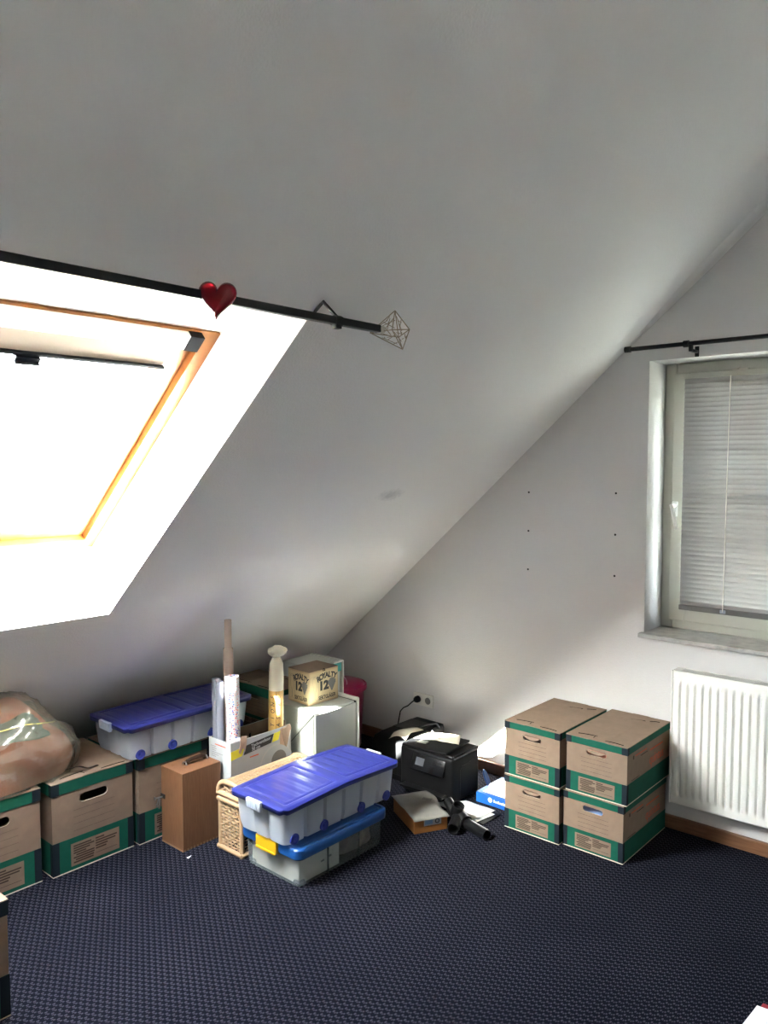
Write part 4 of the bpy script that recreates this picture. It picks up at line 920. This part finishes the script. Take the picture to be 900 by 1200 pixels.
def face_print(rz, hw):
    """print on one side: coordinates (h across, z up)"""
    R = Matrix.Rotation(rz, 4, 'Z'); dist = (ay if abs(rz) < 0.1 else ax) + 0.0005
    def P(hh, z): return R @ Vector((hh, -dist, z))
    k = hw / 0.09
    b = MB(); b.add([P(-hw + 0.004, 0.008), P(hw - 0.004, 0.008), P(hw - 0.004, ah - 0.008), P(-hw + 0.004, ah - 0.008)], [(0, 1, 2, 3)]); b.build('print_panel', m_royalp, rc)
    for i, chh in enumerate('ROYALTY'):
        f = (i - 3) / 3; me = text_mesh(chh, 0.038, bold=0.0018); me.materials.clear(); me.materials.append(m_printblack)
        me.transform(Matrix.Translation(P(hw * 0.20 + f * hw * 0.58, 0.130 - 0.013 * f * f)) @ R @ Matrix.Rotation(PI / 2, 4, 'X') @ Matrix.Rotation(-0.35 * f, 4, 'Z') @ Matrix.Scale(k * 0.82, 4, (1, 0, 0)))
        link('lettering', me, rc)
    lettering('12', 0.058, m_printblack, rc, P(-hw * 0.02, 0.080), rz, width=0.054 * k, bold=0.0035)
    lettering('SEKTGLÄSER', 0.026, m_printblack, rc, P(hw * 0.22, 0.024), rz, width=hw * 1.2, bold=0.0007)
    g = MB(); gx = -hw * 0.62
    for s_ in (-1, 1):
        g.tube([P(gx + s_ * q * k, z) for q, z in ((0.013, 0.128), (0.014, 0.105), (0.011, 0.075), (0.003, 0.058), (0.0012, 0.05), (0.0012, 0.022), (0.014, 0.017))], 0.0006, 4)
    g.tube([P(gx + 0.013 * k * math.cos(t * PI / 8), 0.128 + 0.004 * math.sin(t * PI / 8)) for t in range(16)], 0.0006, 4, closed=True)
    for fr in ((-0.024, 0.012, -0.024, 0.135), (0.022, 0.012, 0.022, 0.135), (-0.024, 0.135, 0.022, 0.135)): g.tube([P(gx + fr[0] * k, fr[1]), P(gx + fr[2] * k, fr[3])], 0.0005, 4)
    g.build('glass_drawing', m_printgrey, rc)
    g = MB(); q = 0
    for row in range(7):
        nn = (3, 5, 5, 4, 3, 2, 1)[row]
        for c in range(nn):
            T = Matrix.Translation(P(hw * 0.55 + (c - (nn - 1) / 2) * 0.0095 * k, 0.105 - row * 0.0085)) @ R @ Matrix.Rotation(PI / 2, 4, 'X')
            g.lathe([(0.0062 * min(1, k), -0.0002), (0.0062 * min(1, k), 0.0004)], 10, T=T)
    g.tube([P(hw * 0.55, 0.11), P(hw * 0.58, 0.118)], 0.0015, 5)
    g.build('grape_drawing', m_printgrey, rc)
face_print(0, ax); face_print(PI / 2, ay)
b = MB(); b.lathe([(0.010, 0), (0.010, 0.001)], 14, T=Matrix.Translation((ax - 0.001, 0.0, ah - 0.003)) @ Matrix.Rotation(PI / 2, 4, 'Y')); b.build('grip_notch', m_slot, rc)
cb2 = thing('plastic_cabinet', 'taller grey cabinet with a pale rim behind the champagne glass carton', 'cabinet', (-3.085, 2.935, 0))
c2x, c2y, c2h = 0.125, 0.112, 0.58
b = MB(); b.rbox(-c2x, c2x - 0.010, -c2y, c2y - 0.012, 0, c2h, 0.006); b.build('cabinet_body', m_cab, cb2)
b = MB(); b.rbox(-c2x, c2x + 0.003, c2y - 0.010, c2y, 0, c2h + 0.004, 0.004, 3); b.rbox(c2x - 0.012, c2x + 0.003, c2y - 0.075, c2y - 0.009, c2h - 0.006, c2h + 0.004, 0.003, 2); b.build('back_shell', m_cabrim, cb2, smooth=40)
b = MB(); b.rbox(c2x - 0.010, c2x - 0.004, c2y - 0.085, c2y - 0.012, c2h - 0.055, c2h - 0.008, 0.001); b.build('teal_strip', m_teal, cb2)
bk = thing('bucket', 'pink plastic bucket with lid and wire handle in the far corner', 'bucket', (-3.185, 3.275, 0))
b = MB(); b.lathe([(0.10, 0), (0.105, 0.01), (0.122, 0.34), (0.126, 0.345)], 36); b.build('bucket_body', m_pink, bk, smooth=40)
b = MB(); b.lathe([(0.137, 0.335), (0.139, 0.34), (0.138, 0.362), (0.132, 0.368), (0.122, 0.362), (0.118, 0.372), (0.09, 0.384), (0.0, 0.388)], 36, caps=(True, False)); b.build('bucket_lid', m_pink, bk, smooth=40)
b = MB(); b.tube([(0.08 * math.cos(t * PI / 10 - 0.2), -0.05, 0.38 + 0.05 * math.sin(t * PI / 10)) for t in range(11)], 0.0018, 6); b.build('wire_handle', m_metal, bk)

# ------------------------------------------------------------------ printers
p2 = thing('printer', 'black rounded laser printer against the gable wall under the socket', 'printer', (-2.672, 3.25, 0))
px_, py_, ph_ = 0.112, 0.175, 0.225
b = MB(); loops = []
sec = [(-px_, 0.004), (px_, 0.004), (px_, ph_ - 0.02), (px_ - 0.006, ph_ - 0.005), (px_ - 0.02, ph_)]
for k in range(9):
    a = k / 8 * PI / 2; sec.append((-px_ + 0.05 - 0.05 * math.sin(a), ph_ - 0.06 + 0.06 * math.cos(a)))
for y, sc, dz in ((-py_, 0.90, 0.035), (-py_ + 0.012, 0.97, 0.018), (-py_ + 0.05, 1.0, 0.004), (py_ - 0.01, 1.0, 0), (py_, 0.98, 0.004)):
    loops.append([(x * sc, y, min(z, ph_ - dz)) for x, z in sec])
b.loft(loops); b.build('printer_body', m_blackm, p2, smooth=40)
b = MB(); b.rbox(-0.075, 0.085, -0.04, 0.12, ph_ - 0.002, ph_ + 0.001, 0.001); b.build('output_tray', m_blackp, p2)
b = MB(); b.lathe([(0.012, 0), (0.012, 0.006), (0.009, 0.007)], 16, T=Matrix.Translation((-0.085, -py_ + 0.005, 0.15)) @ Matrix.Rotation(PI / 2, 4, 'X')); b.build('power_button', m_grey, p2, smooth=40)
b = MB(); b.rbox(-0.09, 0.10, -py_ - 0.003, -py_ + 0.01, 0.03, 0.10, 0.004); b.build('paper_drawer', m_blackp, p2)
b = MB(); b.tube([(0.02, -0.13, ph_ + 0.002), (0.06, -0.10, ph_ + 0.018), (0.10, 0.02, ph_ + 0.028), (0.115, 0.10, ph_ + 0.02), (0.118, 0.12, ph_ - 0.01)], 0.006, 8); b.build('tray_arm', m_blackp, p2, smooth=60)
b = MB()
def curl(u, v):
    y = -0.165 + 0.13 * v; x = 0.0 + 0.115 * u - 0.0 ; return (x + 0.02 * v, y, ph_ + 0.004 + 0.032 * math.sin(PI * min(1, u * 0.75)) * (1 - 0.4 * v) - 0.03 * (1 - smooth01(0, 0.35, v)))
b.grid(curl, 14, 10); o = b.build('curled_sheet', m_papercream, loc=(-2.672, 3.25, 0.004), smooth=60); o.modifiers.new('thickness', 'SOLIDIFY').thickness = 0.0008
tag(o, 'curled cream sheet resting on the rounded laser printer', 'paper')

p1 = thing('printer', 'black multifunction printer with a small screen standing on the carpet', 'printer', (-2.366, 3.125, 0))
qx, qy, qh = 0.163, 0.112, 0.225
b = MB(); b.rbox(-qx, qx, -qy, qy, 0.006, qh, 0.012, 3); b.build('printer_body', m_blackm, p1, smooth=40)
b = MB(); b.rbox(-qx + 0.004, qx - 0.002, -qy + 0.01, qy - 0.002, qh - 0.004, qh + 0.012, 0.006, 3); b.build('scanner_frame', m_blackp, p1, smooth=40)
b = MB(); b.rbox(qx - 0.012, qx + 0.001, -qy + 0.012, qy - 0.004, qh - 0.006, qh + 0.0135, 0.005, 3); b.build('edge_trim', m_gloss, p1, smooth=40)
b = MB(); T = Matrix.Translation((-qx + 0.10, -qy + 0.0, qh - 0.055)) @ Matrix.Rotation(math.radians(-22), 4, 'X')
b.rbox(-0.018, 0.185, -0.014, 0.006, -0.045, 0.042, 0.006, 3, T=T); cp = b.build('control_panel', m_gloss, p1, smooth=40)
b = MB(); b.rbox(0.01, 0.062, -0.0152, -0.013, -0.018, 0.020, 0.001, 1, T=T); b.build('screen', m_screen, cp)
b = MB(); b.rbox(0.14, 0.166, -0.0152, -0.013, 0.020, 0.025, 0.001, 1, T=T); b.build('button', m_screen, cp)
b = MB(); b.rbox(-qx + 0.03, qx - 0.03, -qy - 0.045, -qy + 0.02, 0.035, 0.047, 0.004); b.build('output_tray', m_blackp, p1)
b = MB(); b.rbox(-qx + 0.02, qx - 0.02, -qy - 0.004, -qy + 0.01, 0.008, 0.030, 0.003); b.build('paper_drawer', m_blackp, p1)
b = MB(); b.tube([(qx + 0.0006, -0.05, 0.03), (qx + 0.0006, -0.05, 0.16), (qx + 0.0006, -0.035, 0.175), (qx + 0.0006, 0.06, 0.185)], 0.002, 6); b.build('side_seam', m_blackp, p1)
T = Matrix.Translation((-0.03, 0.0, qh + 0.013)) @ Matrix.Rotation(math.radians(-3), 4, 'Y') @ Matrix.Rotation(math.radians(4), 4, 'X')
b = MB(); b.rbox(-0.125, 0.155, -qy + 0.0, qy - 0.02, 0, 0.011, 0.005, 3, T=T); b.build('scanner_lid', m_blackm, p1, smooth=40)
b = MB(); T2 = Matrix.Translation((-2.366 - 0.03, 3.125, qh + 0.028)) @ Matrix.Rotation(math.radians(-3), 4, 'Y') @ Matrix.Rotation(math.radians(4), 4, 'X')
def sheet(u, v):
    p = Vector((-0.105, -0.035, 0)) * (1 - u) * (1 - v) + Vector((0.15, 0.0, 0)) * u * (1 - v) + Vector((-0.085, 0.065, 0)) * (1 - u) * v + Vector((0.09, 0.10, 0)) * u * v
    p.z = 0.003 + 0.004 * math.sin(PI * u) + 0.003 * noise.noise(p * 25); return T2 @ p
b.grid(sheet, 14, 8); o = b.build('loose_sheets', m_papercream, smooth=60); o.modifiers.new('thickness', 'SOLIDIFY').thickness = 0.002
tag(o, 'cream sheets lying in the sun on top of the multifunction printer', 'paper')
b = MB(); b.rbox(-0.025, 0.03, -0.018, 0.012, 0.0, 0.003, 0.001, T=T2 @ Matrix.Translation((-0.035, -0.052, 0))); o = b.build('small_card', m_papergrey); tag(o, 'small grey card at the front of the printer lid', 'paper')
b = MB(); b.tube([T2 @ Vector((-0.02, 0.01, 0.008)), T2 @ Vector((-0.035, 0.03, 0.028))], 0.003, 5); o = b.build('paper_strip', m_paper); tag(o, 'white curled strip sticking up from the sheets on the printer', 'paper')
b = MB(); b.lathe([(0.045, -0.004), (0.047, 0), (0.045, 0.004), (0.0, 0.005)], 28, T=Matrix.Scale(0.72, 4, (1, 0, 0)) @ Matrix.Rotation(math.radians(70), 4, 'Y')); o = b.build('blue_disc', mat('disc_blue', (0.004, 0.035, 0.12), 0.3), loc=(-2.172, 3.262, 0.071), rot=(0, math.radians(-10), math.radians(30)), smooth=40); tag(o, 'dark blue round disc leaning on the side of the printer', 'disc')

# ------------------------------------------------------------------ floor clutter
ob = thing('orange_carton', 'flat orange carton with a grey sheet on it in front of the printer', 'box', (-2.232, 2.80, 0), math.radians(-28))
b = MB(); b.rbox(-0.127, 0.127, -0.081, 0.081, 0, 0.068, 0.002); b.build('carton_body', m_orange, ob)
b = MB(); b.box(0.127, 0.1275, -0.035, 0.05, 0.03, 0.062); b.build('label_panel', m_printpale, ob)
b = MB(); T = Matrix.Translation((0.1276, 0.03, 0.046)) @ Matrix.Rotation(PI / 2, 4, 'Y'); b.lathe([(0.011, 0), (0.011, 0.0005), (0.007, 0.0005), (0.007, 0)], 18, T=T, caps=(False, False)); b.build('round_mark', m_printblack, ob)
b = MB(); b.box(0.1275, 0.1279, -0.03, 0.008, 0.036, 0.056); b.build('blue_mark', mat('label_blue', (0.16, 0.28, 0.45), 0.6), ob)
b = MB()
def grey(u, v):
    x = -0.135 + 0.275 * u; y = -0.088 + 0.178 * v + 0.012 * math.sin(6 * u) * v; z = 0.071 + 0.006 * abs(noise.noise(Vector((x * 14, y * 14, 3))))
    return (x, y, z - 0.010 * smooth01(0.92, 1, u))
b.grid(grey, 18, 12); o = b.build('grey_sheet', m_papergrey, loc=(-2.232, 2.80, 0.001), rot=(0, 0, math.radians(-28)), smooth=60); o.modifiers.new('thickness', 'SOLIDIFY').thickness = 0.001; tag(o, 'crumpled grey sheet lying on the orange carton', 'paper')
b = MB(); b.rbox(-0.022, 0.022, -0.01, 0.012, 0, 0.002, 0.0005); o = b.build('paper_tag', m_printgrey, loc=(-2.225, 2.845, 0.0845), rot=(0, 0, 0.3)); tag(o, 'small dark tag on the crumpled grey sheet', 'paper')
# folder with papers
b = MB(); pq = [(-2.20, 2.925), (-1.978, 2.945), (-1.975, 3.085), (-2.17, 3.10)]
b.add([(x, y, z) for z in (0.001, 0.006) for x, y in pq], [(0, 3, 2, 1), (4, 5, 6, 7), (0, 1, 5, 4), (1, 2, 6, 5), (2, 3, 7, 6), (3, 0, 4, 7)]); o = b.build('black_folder', m_blackm); tag(o, 'thin black folder on the carpet under white sheets', 'folder')
for k, (pq, lab_) in enumerate((([(-2.285, 2.975), (-2.01, 2.935), (-1.99, 3.06), (-2.18, 3.09)], 'lower white sheet on the carpet between printer and archive boxes'), ([(-2.24, 2.965), (-2.02, 2.955), (-2.005, 3.085), (-2.175, 3.085)], 'upper white sheet on the carpet between printer and archive boxes'))):
    b = MB(); z = 0.0085 + 0.006 * k
    def shp(u, v):
        P_ = [Vector((x, y, 0)) for x, y in pq]; p = P_[0] * (1 - u) * (1 - v) + P_[1] * u * (1 - v) + P_[2] * u * v + P_[3] * (1 - u) * v
        p.z = z + 0.003 * (noise.noise(p * 12) + 0.5); return p
    b.grid(shp, 10, 8); o = b.build('white_sheet', m_paper, smooth=60); o.modifiers.new('thickness', 'SOLIDIFY').thickness = 0.0008; tag(o, lab_, 'paper', 'white sheets on the carpet')
bb = thing('blue_carton', 'blue paper carton with white print beside the archive boxes', 'box', (-2.035, 3.255, 0), 0)
b = MB(); b.rbox(-0.117, 0.117, -0.115, 0.115, 0, 0.05, 0.002); b.build('carton_body', m_bluebox, bb)
b = MB(); b.box(0.076, 0.098, -0.1156, -0.115, 0.004, 0.048); b.build('white_stripe', m_paper, bb)
b = MB(); b.lathe([(0.012, 0), (0.012, 0.0006), (0.004, 0.0006)], 18, T=Matrix.Translation((-0.036, -0.115, 0.028)) @ Matrix.Rotation(PI / 2, 4, 'X')); b.build('round_emblem', m_paper, bb)
b = MB()
for k in range(9): b.box(-0.016 + k * 0.0085, -0.0105 + k * 0.0085, -0.1156, -0.115, 0.022, 0.022 + (0.009 if k % 3 else 0.013))
b.build('white_print', m_paper, bb)
b = MB()
def ws(u, v):
    x = -0.085 + 0.19 * u; y = -0.105 + 0.21 * v; return (x, y, 0.053 + 0.012 * smooth01(0.4, 1, v) * u + 0.004 * noise.noise(Vector((x * 12, y * 12, 0))))
b.grid(ws, 10, 8); o = b.build('white_sheet', m_paper, loc=(-2.035, 3.255, 0.002), smooth=60); o.modifiers.new('thickness', 'SOLIDIFY').thickness = 0.001; tag(o, 'white sheet on top of the blue carton', 'paper')
b = MB(); b.grid(lambda u, v: (-0.06 + 0.15 * u + 0.02 * v, 0.02 + 0.12 * v - 0.04 * u, 0.075 + 0.02 * v + 0.01 * math.sin(3 * u)), 8, 6); o = b.build('white_sheet', m_paper, loc=(-2.035, 3.255, 0.0), smooth=60); o.modifiers.new('thickness', 'SOLIDIFY').thickness = 0.001; tag(o, 'loose white sheet propped at the back of the blue carton', 'paper')
# black pipe pieces
pp = thing('pipe_fitting', 'black plastic pipe fitting with open elbow and straight arm on the carpet', 'pipe', (-2.07, 2.87, 0))
def hollow(mb, a, c, r, wall=0.003, n=24):
    T = aim(a, c); L = (Vector(c) - Vector(a)).length; mb.lathe([(r, 0), (r, L), (r - wall, L), (r - wall, L * 0.3), (0, L * 0.3)], n, T=T, caps=(True, False))
b = MB(); hollow(b, (0.04, -0.005, 0.03), (0.19, -0.042, 0.028), 0.0235); b.build('straight_arm', m_blackp, pp, smooth=40)
b = MB(); b.tube([(0.055, -0.01, 0.035), (0.02, 0.0, 0.042), (-0.02, 0.012, 0.055), (-0.045, 0.025, 0.062)], [0.028, 0.032, 0.032, 0.028], 20); b.build('elbow', m_blackp, pp, smooth=50)
b = MB(); hollow(b, (-0.005, 0.0, 0.055), (0.010, -0.002, 0.098), 0.028); b.build('side_socket', m_blackp, pp, smooth=40)
b = MB(); hollow(b, (-0.03, 0.01, 0.06), (-0.075, 0.028, 0.082), 0.024); b.build('upper_socket', m_blackp, pp, smooth=40)
b = MB(); hollow(b, (0.01, -0.01, 0.04), (0.045, -0.095, 0.028), 0.027); b.build('lower_socket', m_blackp, pp, smooth=40)
b = MB(); b.tube([(0.05, -0.008, 0.033), (0.062, -0.011, 0.033)], 0.031, 24); b.build('collar', m_blackp, pp, smooth=40)
# scrap of paper at lower right and lint
b = MB(); b.grid(lambda u, v: (-0.668 + 0.25 * u - 0.02 * v, 2.475 - 0.3 * v - 0.02 * u + 0.04 * u, 0.012 + 0.004 * u), 3, 3); o = b.build('white_sheet', m_paper); o.modifiers.new('thickness', 'SOLIDIFY').thickness = 0.002; tag(o, 'corner of a white sheet on the carpet at the lower right edge', 'paper')
b = MB(); b.rbox(-0.66, -0.42, 2.19, 2.505, 0.001, 0.008, 0.002); o = b.build('red_booklet', mat('dark_red', (0.25, 0.01, 0.02), 0.6)); tag(o, 'dark red booklet under the white sheet at the lower right edge', 'book')
b = MB(); b.grid(lambda u, v: (0.012 * (u - 0.5), 0.016 * (v - 0.5), 0.004 + 0.008 * u * v), 3, 3); o = b.build('paper_scrap', m_paper, loc=(-2.733, 1.905 - 0.02, 0.0)); o.modifiers.new('thickness', 'SOLIDIFY').thickness = 0.0006; tag(o, 'tiny white paper scrap on the carpet in front of the wicker chest', 'scrap')

# ------------------------------------------------------------------ stuffed plastic bag and strap
BC = Vector((-3.21, 1.305, HL + 0.004)); BR = Vector((0.205, 0.335, 0.345))
def bag_pt(u, v, k=1.0, seed=0.0, amp=1.0):
    a, e_ = u * 2 * PI, v * PI / 2 * 1.0
    ca, sa_ = math.cos(a), math.sin(a); f = lambda c_, p_: math.copysign(abs(c_) ** p_, c_)
    ce, se = math.cos(e_), math.sin(e_)
    belly = 0.86 + 0.16 * math.sin(PI * min(1, se * 1.25 + 0.1))
    p = Vector((BR.x * f(ca, 0.75) * ce ** 0.55 * belly, BR.y * f(sa_, 0.75) * ce ** 0.6 * belly, BR.z * se ** 0.9))
    p.z *= 1 - 0.30 * smooth01(0.0, 1.0, p.y / BR.y)
    nn = noise.noise(p * 7 + Vector((seed, 0, 0))) * 0.022 + noise.noise(Vector((p.x * 40, p.y * 40, p.z * 9))) * 0.005 * amp
    if amp > 1:      # sharp folds running out from the knot at the near end
        th = math.atan2(p.z - 0.20, p.y + 0.16); rr_ = math.hypot(p.z - 0.20, p.y + 0.16)
        nn += 0.016 * (1 - abs(math.sin(4.5 * th + 2.5 * noise.noise(p * 6)))) ** 4 * min(1, rr_ * 6)
        nn += 0.010 * (1 - abs(noise.noise(p * 16 + Vector((3, 1, 7)))) * 2.2) ** 3
    p = p * k + p.normalized() * nn
    p.z = max(0.001, p.z)
    q = p + BC
    # rest against the roof slope
    lim = (q.x - X0) * TA - 0.012 - (1 - k) * 0.2
    if q.z > lim: q.z = max(BC.z, lim) if lim > BC.z else BC.z; 
    if (q.x - X0) * TA - 0.012 < q.z: q.x = X0 + (q.z + 0.012) / TA
    return q - BC
def solid(mb):
    n_ = 65; return mb
b = MB(); b.grid(lambda u, v: bag_pt(u, v, 0.93, 2.0, 0.2), 64, 24); o = b.build('orange_bedding', m_blanket, loc=BC, smooth=80); tag(o, 'orange bedding stuffed into the clear plastic bag', 'bedding')
b = MB(); b.grid(lambda u, v: bag_pt(0.78 + 0.30 * u + 0.02 * noise.noise(Vector((v * 5, 4, 0))), 0.20 + 0.42 * v + 0.20 * u * (1 - v) + 0.07 * noise.noise(Vector((u * 5, v, 2))), 0.965, 2.0, 0.2), 30, 20); o = b.build('sage_blanket', m_blanketg, loc=BC, smooth=80); sd = o.modifiers.new('thickness', 'SOLIDIFY'); sd.thickness = 0.012; sd.offset = -1; tag(o, 'sage green blanket showing through the front of the plastic bag', 'blanket')
bg_ = thing('plastic_bag', 'large clear plastic bag stuffed with bedding on the archive boxes', 'bag', BC)
b = MB(); b.grid(lambda u, v: bag_pt(u, v, 1.0, 2.0, 1.6), 110, 44); b.build('bag_film', m_bag, bg_, smooth=80)
b = MB(); b.tube([bag_pt(0.72 + 0.46 * k / 30, 0.40 + 0.12 * k / 30, 1.0, 2.0, 0.5) * 1.008 for k in range(31)], 0.0026, 6); b.build('yellow_string', m_string, bg_)
b = MB(); b.grid(lambda u, v: bag_pt(0.965 + 0.022 * u, 0.66 + 0.16 * v, 1.0, 2.0, 0.5) * 1.012, 4, 6); b.build('black_tape', m_black, bg_)
b = MB(); b.tube([bag_pt(0.14, 0.02 + 0.25 * k / 8, 1.0, 2.0, 0.5) * 1.006 for k in range(9)], 0.002, 5); b.build('dark_seam', m_leather, bg_)
b = MB()
def strap(u, v):
    x = -3.085 + 0.02 * math.sin(4 * u) + 0.034 * (v - 0.5) * (1 - 0.7 * u); y = 1.535 + 0.125 * u; return (x + 0.05 * u, y, HL + 0.007 + 0.020 * math.sin(PI * min(1, u * 1.5)) ** 2 * (1 - u) + 0.014 * v * (1 - u))
b.grid(strap, 16, 4); o = b.build('black_strap', m_leather, smooth=60); o.modifiers.new('thickness', 'SOLIDIFY').thickness = 0.003; tag(o, 'dark leather strap lying on the lid of the archive box beside the bag', 'strap')

# daylight guides at the two window openings
def portal(name, loc, zdir, sx, sy, xdir):
    l_ = bpy.data.lights.new(name, 'AREA'); l_.shape = 'RECTANGLE'; l_.size = sx; l_.size_y = sy; l_.cycles.is_portal = True
    o = bpy.data.objects.new(name, l_); COL.objects.link(o)
    z = -Vector(zdir).normalized(); x = Vector(xdir).normalized(); y = z.cross(x)
    m_ = Matrix((x, y, z)).transposed().to_4x4(); m_.translation = loc; o.matrix_world = m_
portal('skylight_portal', SP((F0 + F1) / 2, (YL + YR) / 2, 0.41), (SA, 0, -CA), F1 - F0, YR - YL, (CA, 0, SA))
portal('window_portal', Vector(((WX0 + WX1) / 2, YW + 0.33, (WZ0 + WZ1) / 2)), (0, -1, 0), WX1 - WX0, WZ1 - WZ0, (1, 0, 0))
